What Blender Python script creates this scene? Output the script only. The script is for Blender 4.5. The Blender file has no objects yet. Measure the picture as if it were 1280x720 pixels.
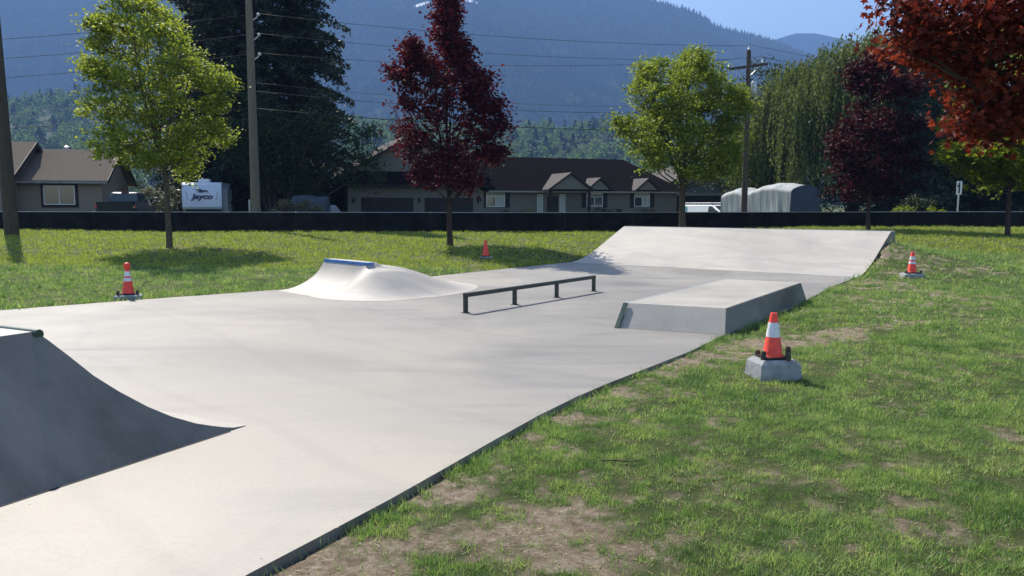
import bpy, bmesh, math, random
import numpy as np
from mathutils import Vector, Matrix
random.seed(7)
C = bpy.context.scene.collection
sc = bpy.context.scene
R = math.radians

# ------------------------------------------------------------------ camera, sky, sun, exposure
cam = bpy.data.objects.new('camera', bpy.data.cameras.new('camera'))
C.objects.link(cam); sc.camera = cam
cam.location = (0, 0, 1.6)
cam.rotation_euler = (R(90) - math.atan(104 / 995), 0, 0)
cam.data.sensor_width = 36; cam.data.lens = 36 * 995 / 1280
cam.data.clip_start = 0.05; cam.data.clip_end = 20000

SUN_EL, SUN_AZ = R(46), math.atan2(-0.55, 0.84)          # azimuth clockwise from +Y
w = bpy.data.worlds.new('World'); sc.world = w; w.use_nodes = True
nt = w.node_tree; bg = nt.nodes['Background']
sky = nt.nodes.new('ShaderNodeTexSky'); sky.sky_type = 'NISHITA'; sky.sun_disc = False
sky.sun_elevation = SUN_EL; sky.sun_rotation = SUN_AZ
sky.air_density = 1.0; sky.dust_density = 1.0; sky.ozone_density = 2.0
nt.links.new(sky.outputs[0], bg.inputs[0]); bg.inputs[1].default_value = 0.115
sl = bpy.data.lights.new('sun', 'SUN'); so = bpy.data.objects.new('sun', sl); C.objects.link(so)
sl.energy = 5.0; sl.angle = R(0.5); sl.color = (1.0, 0.935, 0.83)
sd = Vector((math.sin(SUN_AZ) * math.cos(SUN_EL), math.cos(SUN_AZ) * math.cos(SUN_EL), math.sin(SUN_EL)))
so.rotation_euler = sd.to_track_quat('Z', 'Y').to_euler(); so.location = (0, 0, 30)
sc.view_settings.view_transform = 'Standard'; sc.view_settings.look = 'None'
sc.view_settings.exposure = 1.18; sc.view_settings.gamma = 1.0
sc.render.engine = 'CYCLES'
sc.cycles.use_denoising = True
sc.cycles.max_bounces = 6; sc.cycles.transparent_max_bounces = 8; sc.cycles.volume_bounces = 0
sc.cycles.use_adaptive_sampling = True

# ------------------------------------------------------------------ materials
def newmat(name):
    m = bpy.data.materials.new(name); m.use_nodes = True
    return m, m.node_tree, m.node_tree.nodes['Principled BSDF']

def rgb(c): return (c[0], c[1], c[2], 1)

def ramp(nt, fac, cols):
    r = nt.nodes.new('ShaderNodeValToRGB')
    el = r.color_ramp.elements
    while len(el) < len(cols): el.new(0.5)
    for e, (p, c) in zip(el, cols): e.position = p; e.color = rgb(c)
    nt.links.new(fac, r.inputs[0]); return r.outputs[0]

def noise(nt, scale, detail=4, rough=0.55, vec=None, dist=0.0):
    n = nt.nodes.new('ShaderNodeTexNoise'); n.inputs['Scale'].default_value = scale
    n.inputs['Detail'].default_value = detail; n.inputs['Roughness'].default_value = rough
    n.inputs['Distortion'].default_value = dist
    if vec is not None: nt.links.new(vec, n.inputs['Vector'])
    return n.outputs[0]

def objvec(nt, sx=1, sy=1, sz=1, rz=0):
    t = nt.nodes.new('ShaderNodeTexCoord'); m = nt.nodes.new('ShaderNodeMapping')
    m.inputs['Scale'].default_value = (sx, sy, sz); m.inputs['Rotation'].default_value = (0, 0, rz)
    nt.links.new(t.outputs['Object'], m.inputs['Vector']); return m.outputs[0]

def mixc(nt, fac, a, b, mode='MIX'):
    m = nt.nodes.new('ShaderNodeMix'); m.data_type = 'RGBA'; m.blend_type = mode
    for s, v in ((m.inputs[0], fac), (m.inputs[6], a), (m.inputs[7], b)):
        if isinstance(v, (int, float)): s.default_value = v
        elif isinstance(v, tuple): s.default_value = rgb(v)
        else: nt.links.new(v, s)
    return m.outputs[2]

def bump(nt, b, h, strength=0.3, dist=0.02):
    n = nt.nodes.new('ShaderNodeBump'); n.inputs['Strength'].default_value = strength
    n.inputs['Distance'].default_value = dist
    nt.links.new(h, n.inputs['Height']); nt.links.new(n.outputs[0], b.inputs['Normal'])

def mat(name, col, rough=0.7, var=0.25, scale=4.0, bmp=0.0, metal=0.0, stretch=(1, 1, 1)):
    m, nt, b = newmat(name)
    v = objvec(nt, *stretch)
    n = noise(nt, scale, 5, 0.6, v)
    lo = tuple(c * (1 - var) for c in col); hi = tuple(min(1, c * (1 + var)) for c in col)
    nt.links.new(ramp(nt, n, [(0.3, lo), (0.7, hi)]), b.inputs['Base Color'])
    b.inputs['Roughness'].default_value = rough; b.inputs['Metallic'].default_value = metal
    if rough > .55: b.inputs['Specular IOR Level'].default_value = 0.12
    if bmp: bump(nt, b, noise(nt, scale * 6, 4, 0.6, v), bmp)
    return m

def leafmat(name, cols, trans=0.5, tcol=None, rough=0.55, spec=0.15, patch=0.0, pscale=2.6):
    m, nt, b = newmat(name)
    g = nt.nodes.new('ShaderNodeNewGeometry')
    n = len(cols)
    c = ramp(nt, g.outputs['Random Per Island'], [(i / max(1, n - 1), x) for i, x in enumerate(cols)])
    big = noise(nt, 0.9, 2, 0.5, objvec(nt))
    c2 = mixc(nt, 0.35, c, mixc(nt, big, tuple(x * 0.6 for x in cols[0]), tuple(min(1, x * 1.25) for x in cols[-1])))
    if patch:
        c2 = mixc(nt, patch, c2, ramp(nt, noise(nt, pscale, 6, 0.7, objvec(nt)), [(0.38, (0.30, 0.44, 0.34)), (0.5, (0.85, 0.9, 0.8)), (0.64, (1.35, 1.2, 1.05))]), 'MULTIPLY')
    nt.links.new(c2, b.inputs['Base Color'])
    b.inputs['Roughness'].default_value = rough
    b.inputs['Specular IOR Level'].default_value = spec
    t = nt.nodes.new('ShaderNodeBsdfTranslucent'); mx = nt.nodes.new('ShaderNodeMixShader')
    mx.inputs[0].default_value = trans
    nt.links.new(mixc(nt, 1.0, c2, tcol or (1.0, 1.0, 1.0), 'MULTIPLY'), t.inputs[0])
    out = nt.nodes['Material Output']
    nt.links.new(b.outputs[0], mx.inputs[1]); nt.links.new(t.outputs[0], mx.inputs[2]); nt.links.new(mx.outputs[0], out.inputs[0])
    return m

def concrete(name, col, warm, amt=0.5, rz=0.0, pours=None):
    m, nt, b = newmat(name)
    v = objvec(nt, 1, 1, 1, rz); vs = objvec(nt, 0.35, 1.3, 1, rz)
    n1 = noise(nt, 0.33, 7, 0.6, v, 0.5); n2 = noise(nt, 0.9, 7, 0.7, vs, 1.2)
    c = ramp(nt, n1, [(0.36, tuple(x * (1 - 0.30 * amt * 2) for x in col)), (0.5, col), (0.62, warm)])
    c = mixc(nt, 0.75, c, ramp(nt, n2, [(0.34, (0.76, 0.775, 0.80)), (0.56, (1, 1, 1))]), 'MULTIPLY')
    n3 = noise(nt, 35, 4, 0.7, v)
    c = mixc(nt, 0.6, c, ramp(nt, n3, [(0.32, (0.86, 0.86, 0.86)), (0.6, (1, 1, 1))]), 'MULTIPLY')
    # dark specks of grit and dropped bits
    vo = nt.nodes.new('ShaderNodeTexVoronoi'); vo.inputs['Scale'].default_value = 3.0
    nt.links.new(v, vo.inputs['Vector'])
    c = mixc(nt, 1.0, c, ramp(nt, vo.outputs['Distance'], [(0.018, (0.45, 0.42, 0.38)), (0.035, (1, 1, 1))]), 'MULTIPLY')
    # arcs left by the trowel and wheels
    wv = nt.nodes.new('ShaderNodeTexWave'); wv.wave_type = 'RINGS'; wv.inputs['Scale'].default_value = 0.23
    wv.inputs['Distortion'].default_value = 9; wv.inputs['Detail'].default_value = 3; wv.inputs['Detail Scale'].default_value = 0.5
    nt.links.new(v, wv.inputs['Vector'])
    c = mixc(nt, 0.5, c, ramp(nt, wv.outputs['Fac'], [(0.0, (0.88, 0.88, 0.89)), (0.05, (1, 1, 1))]), 'MULTIPLY')
    # faint wandering scuffs and hairlines
    for sc_, w_s, k_s in ((0.8, .0028, .93), (2.3, .006, .95)):
        nn = noise(nt, sc_, 3, 0.5, vs if sc_ > 1 else v, 1.5)
        c = mixc(nt, 0.8, c, ramp(nt, nn, [(.5 - w_s * 2, (1, 1, 1)), (.5, (k_s, k_s, k_s)), (.5 + w_s, (1, 1, 1))]), 'MULTIPLY')
    if pours:      # separate pours cured to different greys along the slab
        sp = nt.nodes.new('ShaderNodeSeparateXYZ'); nt.links.new(objvec(nt), sp.inputs[0])
        ad = nt.nodes.new('ShaderNodeMath'); ad.operation = 'MULTIPLY_ADD'; nt.links.new(n1, ad.inputs[0]); ad.inputs[1].default_value = 7.0
        nt.links.new(sp.outputs[1], ad.inputs[2])
        dv = nt.nodes.new('ShaderNodeMath'); dv.operation = 'DIVIDE'; nt.links.new(ad.outputs[0], dv.inputs[0]); dv.inputs[1].default_value = 30.0
        c = mixc(nt, 1.0, c, ramp(nt, dv.outputs[0], pours), 'MULTIPLY')
    nt.links.new(c, b.inputs['Base Color'])
    nt.links.new(ramp(nt, n2, [(0.3, (0.5,) * 3), (0.7, (0.75,) * 3)]), b.inputs['Roughness'])
    b.inputs['Specular IOR Level'].default_value = 0.3
    bump(nt, b, n3, 0.12, 0.01)
    return m

M = {}
M['slab'] = concrete('slab_concrete', (0.28, 0.266, 0.244), (0.335, 0.31, 0.272), 0.30, R(48), [(.26, (1.08, 1.05, 1.0)), (.37, (.76, .755, .75)), (.58, (.72, .72, .72)), (.75, (.84, .835, .82))])
M['ramp'] = concrete('ramp_concrete', (0.385, 0.355, 0.315), (0.42, 0.385, 0.335), 0.22, R(20))
M['ledge'] = concrete('ledge_concrete', (0.345, 0.322, 0.28), (0.39, 0.36, 0.305), 0.35, R(10))
M['shaded_side'] = concrete('shaded_side_concrete', (0.185, 0.17, 0.15), (0.24, 0.22, 0.195), 0.9, R(10))  # darker copy of the concrete: shade on the side walls put into the colour
M['cone_block'] = mat('block_concrete', (0.25, 0.26, 0.265), 0.85, 0.3, 9, 0.5)
M['green_steel'] = mat('green_painted_steel', (0.018, 0.05, 0.034), 0.4, 0.4, 12)
M['black_steel'] = mat('dark_painted_steel', (0.02, 0.032, 0.027), 0.4, 0.4, 12)
M['blue_steel'] = mat('blue_painted_steel', (0.06, 0.17, 0.42), 0.45, 0.5, 14)
M['rust'] = mat('weathered_steel', (0.07, 0.06, 0.05), 0.8, 0.5, 30, 0.3)
M['orange'] = mat('cone_orange', (0.80, 0.055, 0.03), 0.5, 0.22, 14)
M['reflect'] = mat('reflective_white', (0.62, 0.62, 0.64), 0.4, 0.18, 18)
M['rubber'] = mat('black_rubber', (0.03, 0.03, 0.032), 0.75, 0.3, 10)
M['pole'] = mat('weathered_pole_wood', (0.085, 0.068, 0.052), 0.9, 0.35, 5, 0.5, stretch=(6, 6, 0.4))
M['pole2'] = mat('treated_pole_wood', (0.16, 0.14, 0.105), 0.9, 0.3, 5, 0.5, stretch=(6, 6, 0.4))
M['bark'] = mat('bark', (0.10, 0.08, 0.06), 0.95, 0.4, 8, 0.8, stretch=(3, 3, 0.7))
M['bark_dark'] = mat('dark_bark', (0.06, 0.045, 0.04), 0.95, 0.4, 8, 0.8, stretch=(3, 3, 0.7))
M['wire'] = mat('wire', (0.03, 0.03, 0.035), 0.6)
M['galv'] = mat('galvanised_steel', (0.42, 0.43, 0.44), 0.45, 0.15, 6, metal=0.6)
M['screen'] = mat('black_windscreen_mesh', (0.016, 0.017, 0.018), 0.9, 0.45, 1.5, 0.2)
M['insul'] = mat('porcelain', (0.6, 0.6, 0.62), 0.3)
M['shingle_tan'] = mat('tan_shingles', (0.14, 0.12, 0.10), 0.9, 0.18, 6, 0.6, stretch=(1, 3, 3))
M['shingle_brown'] = mat('brown_shingles', (0.012, 0.0105, 0.0105), 0.9, 0.2, 6, 0.6, stretch=(1, 3, 3))
M['shingle_grey'] = mat('grey_shingles', (0.12, 0.11, 0.105), 0.9, 0.2, 6, 0.6, stretch=(1, 3, 3))
for k_ in ('shingle_tan', 'shingle_brown', 'shingle_grey', 'screen'):
    M[k_].node_tree.nodes['Principled BSDF'].inputs['Specular IOR Level'].default_value = 0.0
M['fascia'] = mat('dark_fascia', (0.03, 0.026, 0.024), 0.7)
M['gutter'] = mat('pale_gutter', (0.24, 0.22, 0.20), 0.6)
M['taupe'] = mat('taupe_siding', (0.24, 0.20, 0.16), 0.85, 0.1, 3, 0.3, stretch=(0.4, 0.4, 8))
M['greysid'] = mat('grey_green_siding', (0.15, 0.145, 0.125), 0.85, 0.1, 3, 0.3, stretch=(0.4, 0.4, 8))
M['greysid2'] = mat('grey_siding', (0.13, 0.135, 0.135), 0.85, 0.1, 3, 0.3, stretch=(0.4, 0.4, 8))
M['garage'] = mat('dark_garage_door', (0.03, 0.028, 0.028), 0.6)
M['shutter'] = mat('charcoal_shutter', (0.022, 0.024, 0.027), 0.6)
M['white'] = mat('white_vinyl', (0.62, 0.62, 0.61), 0.5, 0.06)
M['curtain'] = mat('pale_curtain', (0.38, 0.40, 0.37), 0.8, 0.3, 2.0, stretch=(8, 8, 0.3))
m, nt_, b_ = newmat('window_glass'); b_.inputs['Base Color'].default_value = (0.035, 0.05, 0.05, 1)
b_.inputs['Roughness'].default_value = 0.06; b_.inputs['Specular IOR Level'].default_value = 0.9; M['glass'] = m
M['blackpaint'] = mat('black_car_paint', (0.010, 0.011, 0.013), 0.35, 0.1)
M['blackpaint'].node_tree.nodes['Principled BSDF'].inputs['Specular IOR Level'].default_value = 0.25
M['whitepaint'] = mat('white_car_paint', (0.72, 0.74, 0.75), 0.3, 0.04)
M['greypaint'] = mat('grey_blue_car_paint', (0.20, 0.23, 0.26), 0.3, 0.08)
M['teal'] = mat('teal_graphic', (0.12, 0.42, 0.48), 0.4)
M['navy'] = mat('navy_lettering', (0.015, 0.03, 0.09), 0.4)
M['redlamp'] = mat('red_lamp_lens', (0.35, 0.02, 0.02), 0.25)
M['clearlamp'] = mat('clear_lamp_lens', (0.5, 0.5, 0.5), 0.15)
M['trailer'] = mat('white_fibreglass', (0.55, 0.60, 0.70), 0.35, 0.08, 1.0)
M['trailer_side'] = mat('grey_trailer_panel', (0.30, 0.31, 0.33), 0.5, 0.08)
M['tarp'] = mat('grey_tarpaulin', (0.30, 0.32, 0.31), 0.7, 0.3, 1.2, 0.4, stretch=(2, 2, 0.4))
M['tarp_blue'] = mat('blue_grey_tarpaulin', (0.055, 0.065, 0.085), 0.8, 0.14, 2)
M['sign'] = mat('white_sign_sheet', (0.72, 0.73, 0.72), 0.4, 0.04)
M['blackprint'] = mat('black_print', (0.02, 0.02, 0.02), 0.5)
M['asphalt'] = mat('asphalt', (0.05, 0.05, 0.05), 0.9, 0.3, 20, 0.4)
M['yellow_line'] = mat('yellow_road_paint', (0.55, 0.38, 0.06), 0.7)

M['leaf_lime'] = leafmat('lime_leaves', [(0.09, 0.15, 0.022), (0.19, 0.27, 0.036), (0.42, 0.46, 0.09)], 0.5, (1.0, 0.97, 0.5))
M['leaf_green'] = leafmat('green_leaves', [(0.06, 0.115, 0.02), (0.14, 0.21, 0.032), (0.33, 0.38, 0.07)], 0.5, (1.0, 0.97, 0.5))
M['leaf_red'] = leafmat('crimson_leaves', [(0.022, 0.008, 0.013), (0.032, 0.009, 0.015), (0.055, 0.012, 0.02), (0.17, 0.035, 0.045)], 0.35, (1.0, 0.5, 0.55), 0.7, 0.10)
M['leaf_purple'] = leafmat('purple_leaves', [(0.022, 0.008, 0.011), (0.036, 0.009, 0.013), (0.07, 0.014, 0.02)], 0.3, (1.0, 0.6, 0.6), 0.7, 0.10)
M['leaf_copper'] = leafmat('copper_red_leaves', [(0.035, 0.010, 0.012), (0.055, 0.012, 0.013), (0.095, 0.016, 0.015), (0.17, 0.028, 0.022), (0.32, 0.075, 0.035)], 0.5, (1.0, 0.7, 0.55), 0.5, 0.15)
M['leaf_yellow'] = leafmat('yellow_green_leaves', [(0.09, 0.15, 0.01), (0.16, 0.22, 0.02), (0.26, 0.30, 0.035)], 0.5, (1.0, 0.97, 0.45))
M['leaf_willow'] = leafmat('willow_leaves', [(0.06, 0.09, 0.028), (0.105, 0.14, 0.045), (0.165, 0.20, 0.07)], 0.4, (1.0, 0.97, 0.6))
M['needles'] = leafmat('dark_needles', [(0.010, 0.018, 0.011), (0.020, 0.034, 0.019), (0.05, 0.066, 0.036)], 0.2, None, 0.6, 0.3)
M['leaf_dark'] = leafmat('dark_leaves', [(0.018, 0.032, 0.015), (0.03, 0.05, 0.02), (0.055, 0.08, 0.03)], 0.25, (1, 1, 0.6))
M['leaf_shrub'] = leafmat('shrub_leaves', [(0.05, 0.07, 0.03), (0.09, 0.11, 0.05), (0.28, 0.26, 0.16)], 0.35)
M['forest_leaf'] = leafmat('foothill_leaves', [(0.05, 0.095, 0.03), (0.10, 0.165, 0.05), (0.18, 0.25, 0.075)], 0.4, None, .9, 0)
M['forest_needle'] = leafmat('mountain_conifers', [(0.008, 0.014, 0.010), (0.011, 0.018, 0.012), (0.017, 0.025, 0.016)], 0.0, None, .9, .0, 1.0, .0035)
M['blade'] = leafmat('grass_blades', [(0.06, 0.165, 0.027), (0.13, 0.30, 0.052), (0.235, 0.42, 0.09), (0.56, 0.55, 0.30)], 0.45, (0.95, 1.0, 0.65), 0.5, 0.3, 0.85)
M['blade_pale'] = leafmat('sunlit_grass_blades', [(0.16, 0.25, 0.04), (0.26, 0.345, 0.06), (0.39, 0.43, 0.11)], 0.5, (1.0, 0.98, 0.6), 0.5, 0.3)

# ------------------------------------------------------------------ numeric helpers
rng = np.random.default_rng(11)
LAT = rng.random((512, 512))
def vnoise(x, y):
    x = np.asarray(x, float); y = np.asarray(y, float)
    xi = np.floor(x).astype(int); yi = np.floor(y).astype(int)
    fx = x - xi; fy = y - yi; fx = fx * fx * (3 - 2 * fx); fy = fy * fy * (3 - 2 * fy)
    a = LAT[xi % 512, yi % 512]; b = LAT[(xi + 1) % 512, yi % 512]
    c = LAT[xi % 512, (yi + 1) % 512]; d = LAT[(xi + 1) % 512, (yi + 1) % 512]
    return (a * (1 - fx) + b * fx) * (1 - fy) + (c * (1 - fx) + d * fx) * fy
def fbm(x, y, oct=5):
    s = 0; a = 0.5; t = 0
    for i in range(oct):
        s = s + a * vnoise(x * 2 ** i + 17.3 * i, y * 2 ** i + 31.7 * i); t += a; a *= 0.5
    return s / t
def sst(a, b, x):
    t = np.clip((x - a) / (b - a), 0, 1); return t * t * (3 - 2 * t)

# ------------------------------------------------------------------ object helpers
def link(o, parent=None):
    C.objects.link(o)
    if parent: o.parent = parent
    return o
def tag(o, label, cat, group=None, kind=None):
    o['label'] = label; o['category'] = cat
    if group: o['group'] = group
    if kind: o['kind'] = kind
    return o
def empty(name, loc, rz=0, label=None, cat=None, group=None):
    o = bpy.data.objects.new(name, None); C.objects.link(o); o.location = loc; o.rotation_euler = (0, 0, rz)
    o.empty_display_size = 0.2
    if label: tag(o, label, cat, group)
    return o
def npmesh(name, V, F, m, parent=None, smooth=False, k=None):
    """V (n,3) floats, F (m,k) ints"""
    me = bpy.data.meshes.new(name); V = np.ascontiguousarray(V, dtype=np.float32); F = np.asarray(F)
    k = F.shape[1]
    me.vertices.add(len(V)); me.vertices.foreach_set('co', V.ravel())
    me.loops.add(F.size); me.loops.foreach_set('vertex_index', F.ravel().astype(np.int32))
    me.polygons.add(len(F)); me.polygons.foreach_set('loop_start', np.arange(0, F.size, k, dtype=np.int32))
    if smooth: me.polygons.foreach_set('use_smooth', np.ones(len(F), bool))
    me.materials.append(m); me.update(calc_edges=True)
    return link(bpy.data.objects.new(name, me), parent)

class MB:
    def __init__(s): s.bm = bmesh.new()
    def box(s, x0, x1, y0, y1, z0, z1, bev=0.0):
        v = [s.bm.verts.new(p) for p in ((x0, y0, z0), (x1, y0, z0), (x1, y1, z0), (x0, y1, z0), (x0, y0, z1), (x1, y0, z1), (x1, y1, z1), (x0, y1, z1))]
        fs = [s.bm.faces.new([v[i] for i in f]) for f in ((3, 2, 1, 0), (4, 5, 6, 7), (0, 1, 5, 4), (1, 2, 6, 5), (2, 3, 7, 6), (3, 0, 4, 7))]
        if bev:
            es = list({e for f in fs for e in f.edges})
            bmesh.ops.bevel(s.bm, geom=es, offset=bev, segments=2, affect='EDGES')
        return s
    def prism(s, pts, axis, a, b):
        """pts 2-D polygon; axis 'x': pts are (y,z); 'y': (x,z); 'z': (x,y)"""
        def P(p, t): return (t, p[0], p[1]) if axis == 'x' else ((p[0], t, p[1]) if axis == 'y' else (p[0], p[1], t))
        A = [s.bm.verts.new(P(p, a)) for p in pts]; B = [s.bm.verts.new(P(p, b)) for p in pts]
        n = len(pts); s.bm.faces.new(A[::-1]); s.bm.faces.new(B)
        for i in range(n): s.bm.faces.new((A[i], A[(i + 1) % n], B[(i + 1) % n], B[i]))
        return s
    def poly(s, pts):
        s.bm.faces.new([s.bm.verts.new(p) for p in pts]); return s
    def plate(s, pts, off):
        """thick plate: 3-D polygon pts moved by vector off"""
        A = [s.bm.verts.new(p) for p in pts]; B = [s.bm.verts.new(Vector(p) + Vector(off)) for p in pts]
        n = len(pts); s.bm.faces.new(A); s.bm.faces.new(B[::-1])
        for i in range(n): s.bm.faces.new((A[i], B[i], B[(i + 1) % n], A[(i + 1) % n]))
        return s
    def lathe(s, prof, c=(0, 0, 0), n=20):
        rings = []
        for r, z in prof:
            rings.append([s.bm.verts.new((c[0] + r * math.cos(2 * math.pi * i / n), c[1] + r * math.sin(2 * math.pi * i / n), c[2] + z)) for i in range(n)])
        for a, b in zip(rings, rings[1:]):
            for i in range(n): s.bm.faces.new((a[i], a[(i + 1) % n], b[(i + 1) % n], b[i]))
        s.bm.faces.new(rings[0][::-1]); s.bm.faces.new(rings[-1])
        return s
    def tube(s, pts, rad, n=6):
        pts = [Vector(p) for p in pts]; rings = []
        for i, p in enumerate(pts):
            d = (pts[min(i + 1, len(pts) - 1)] - pts[max(i - 1, 0)]).normalized()
            a = d.cross(Vector((0, 0, 1)) if abs(d.z) < 0.9 else Vector((1, 0, 0))).normalized(); b = d.cross(a)
            r = rad[i] if isinstance(rad, (list, tuple)) else rad
            rings.append([s.bm.verts.new(p + a * r * math.cos(2 * math.pi * k / n) + b * r * math.sin(2 * math.pi * k / n)) for k in range(n)])
        for A, B in zip(rings, rings[1:]):
            for i in range(n): s.bm.faces.new((A[i], A[(i + 1) % n], B[(i + 1) % n], B[i]))
        s.bm.faces.new(rings[0][::-1]); s.bm.faces.new(rings[-1])
        return s
    def build(s, name, m, parent=None, smooth=False, angle=None):
        bmesh.ops.recalc_face_normals(s.bm, faces=s.bm.faces)
        me = bpy.data.meshes.new(name); s.bm.to_mesh(me); s.bm.free()
        for x in (m if isinstance(m, list) else [m]): me.materials.append(x)
        if smooth:
            for p in me.polygons: p.use_smooth = True
            if angle: me.set_sharp_from_angle(angle=R(angle))
        return link(bpy.data.objects.new(name, me), parent)

# ------------------------------------------------------------------ the lie of the land
SLAB = [(-1.15, 3.32), (-0.93, 3.72), (-0.67, 4.2), (-0.4, 4.74), (-0.11, 5.33), (0.21, 5.96), (0.54, 6.54), (0.86, 7.04), (1.40, 7.82), (1.94, 8.60), (2.62, 9.72),
        (4.0, 11.75), (4.95, 13.3), (6.3, 15.6), (7.45, 17.3), (7.67, 17.56), (9.77, 20.30), (3.65, 25.1), (1.63, 22.3), (0.0, 20.2), (-1.77, 17.85), (-4.4, 15.0), (-6.65, 13.1), (-7.8, 12.03),
        (-10.5, 9.4), (-14, 5.0), (-11, -1.5), (-3.2, -2.2), (-2.1, 1.0)]
def sdist(x, y):
    """signed distance to the slab outline, negative inside"""
    x = np.asarray(x, float); y = np.asarray(y, float)
    d = np.full(x.shape, 1e9); ins = np.zeros(x.shape, bool); n = len(SLAB)
    for i in range(n):
        ax, ay = SLAB[i]; bx, by = SLAB[(i + 1) % n]
        ex, ey = bx - ax, by - ay; t = np.clip(((x - ax) * ex + (y - ay) * ey) / (ex * ex + ey * ey), 0, 1)
        d = np.minimum(d, np.hypot(x - ax - t * ex, y - ay - t * ey))
        c = ((ay > y) != (by > y)) & (x < (bx - ax) * (y - ay) / ((by - ay) or 1e-9) + ax)
        ins ^= c
    return np.where(ins, -d, d)
def ground(x, y, sd_=None):
    x = np.asarray(x, float); y = np.asarray(y, float)
    do = np.maximum(sdist(x, y) if sd_ is None else sd_, 0)
    left = ((x + 7.8) * -0.742 + (y - 12.03) * 0.67)
    rise = np.maximum(0.02 * np.maximum(left - 1, 0), 0.0205 * np.maximum(y - 16, 0))
    rise = rise + 0.22 * sst(6, 14, x) * sst(17, 27, y)
    rise = np.minimum(rise, 0.07 * do)
    tt = (x - 7.66) * 0.609 + (y - 17.56) * 0.793; dd_ = (x - 7.66) * 0.793 - (y - 17.56) * 0.609     # bank of turf heaped against the ramp's right side
    hp = np.interp(tt, [-.5, 0, .7, 1.4, 2.0, 2.6, 3.2, 4.5, 7.5], [0, 0.01, .09, .33, .58, .74, .62, .5, .0])
    rise = rise + hp * np.exp(-np.maximum(dd_, 0) / 1.7) * (dd_ > -0.02) * np.minimum(1, do / 0.03)
    edge = -0.018 - 0.028 * sst(9.5, 6.5, y) * (x > -6)
    g = edge + rise + 0.03 * (fbm(x * 0.45, y * 0.45, 3) - 0.5) * np.minimum(1, do) + 0.010 * (fbm(x * 3.1, y * 3.1, 3) - 0.5) * np.minimum(1, do * 3)
    g = g - 0.05 * (do <= 0)
    back = -0.25 + 0.68 * sst(-13, -17, x)
    g = g + (back - g) * sst(36.3, 38.2, y)
    g = g + (0.1 - g) * sst(54, 60, y) * sst(-17, -13, x)
    return g
def gz(x, y): return float(ground(np.array([x]), np.array([y]))[0])

def bare(x, y, sd_=None):
    d = sdist(x, y) if sd_ is None else sd_
    b = np.zeros_like(x)
    for px, py, r, a in BARE: b = b + a * np.exp(-((x - px) ** 2 + (y - py) ** 2) / (2 * r * r))
    for (x0, y0), (x1, y1), r, a in TRACKS:
        ex, ey = x1 - x0, y1 - y0; t = np.clip(((x - x0) * ex + (y - y0) * ey) / (ex * ex + ey * ey), 0, 1)
        q = np.hypot(x - x0 - t * ex, y - y0 - t * ey); b = b + a * np.exp(-(q / r) ** 2)
    b = b + 0.16 * np.exp(-np.maximum(d, 0) / 0.45)
    n = 0.40 * fbm(x * 2.2, y * 2.2, 4) + 0.38 * fbm(x * 6.5 + 9, y * 6.5, 3) + 0.22 * vnoise(x * 23, y * 23)
    return sst(0.56, 0.76, n + b * 0.34)
BARE = [(0.17, 4.02, 0.26, 0.50), (0.30, 3.54, 0.20, 0.50), (0.00, 3.87, 0.15, 0.30), (-0.14, 3.46, 0.12, 0.30), (-0.91, 3.46, 0.28, 0.55), (-0.48, 3.87, 0.12, 0.35), (-0.59, 3.74, 0.10, 0.30), (-0.36, 4.38, 0.15, 0.25), (-0.19, 4.65, 0.15, 0.25), (0.99, 6.00, 0.20, 0.30), (1.19, 6.65, 0.20, 0.30), (1.60, 5.88, 0.16, 0.30), (0.58, 5.98, 0.14, 0.30), (1.54, 7.92, 0.30, 0.30), (0.76, 3.46, 0.18, 0.35), (0.76, 3.82, 0.12, 0.30), (2.01, 6.12, 0.20, 0.28), (2.05, 4.02, 0.20, 0.15), (0.23, 4.44, 0.12, 0.30),
        (-9.3, 12.2, 0.9, .50), (-11.5, 11.0, 1.2, .4), (9.2, 18.9, 0.5, .12), (10.0, 18.0, .7, .2), (7.9, 15.6, 1.0, .22),
        (6.6, 13.4, 1.0, .22), (1.05, 4.45, .3, .24), (3.6, 5.2, .4, .12), (18.0, 28.8, 0.5, .35), (-11.2, 26, .5, .4), (-2.1, 27, .5, .4)]
TRACKS = [((2.1, 8.3), (3.0, 9.2), .35, .40), ((3.0, 9.2), (4.3, 10.0), .4, .50), ((4.3, 10.0), (5.6, 11.1), .35, .40), ((1.3, 7.3), (2.1, 8.3), .35, .28),
          ((-0.8, 3.2), (0.9, 6.9), .18, .16), ((5.4, 12.2), (7.9, 16.5), .4, .22)]

def axis(dense0, dense1, step, far0, far1, g=1.32):
    a = list(np.arange(dense0, dense1 + 1e-6, step)); s = step; p = dense1
    while p < far1: s *= g; p += s; a.append(min(p, far1))
    s = step; p = dense0; l = []
    while p > far0: s *= g; p -= s; l.append(max(p, far0))
    return np.array(l[::-1] + a)
xs = np.unique(np.concatenate([axis(-26, 26, 0.3, -4300, 4300), np.arange(-1.5, 8.0, 0.06), np.arange(8.0, 11, 0.09)]))
ys = np.unique(np.concatenate([axis(-5, 40, 0.3, -50, 5200), np.arange(2.6, 12.0, 0.06), np.arange(12.0, 21.5, 0.10)]))
X, Y = np.meshgrid(xs, ys); SDG = sdist(X, Y)
Z = ground(X, Y, SDG); nx, ny = len(xs), len(ys)
idx = np.arange(nx * ny).reshape(ny, nx)
F = np.stack([idx[:-1, :-1], idx[:-1, 1:], idx[1:, 1:], idx[1:, :-1]], -1).reshape(-1, 4)

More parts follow.
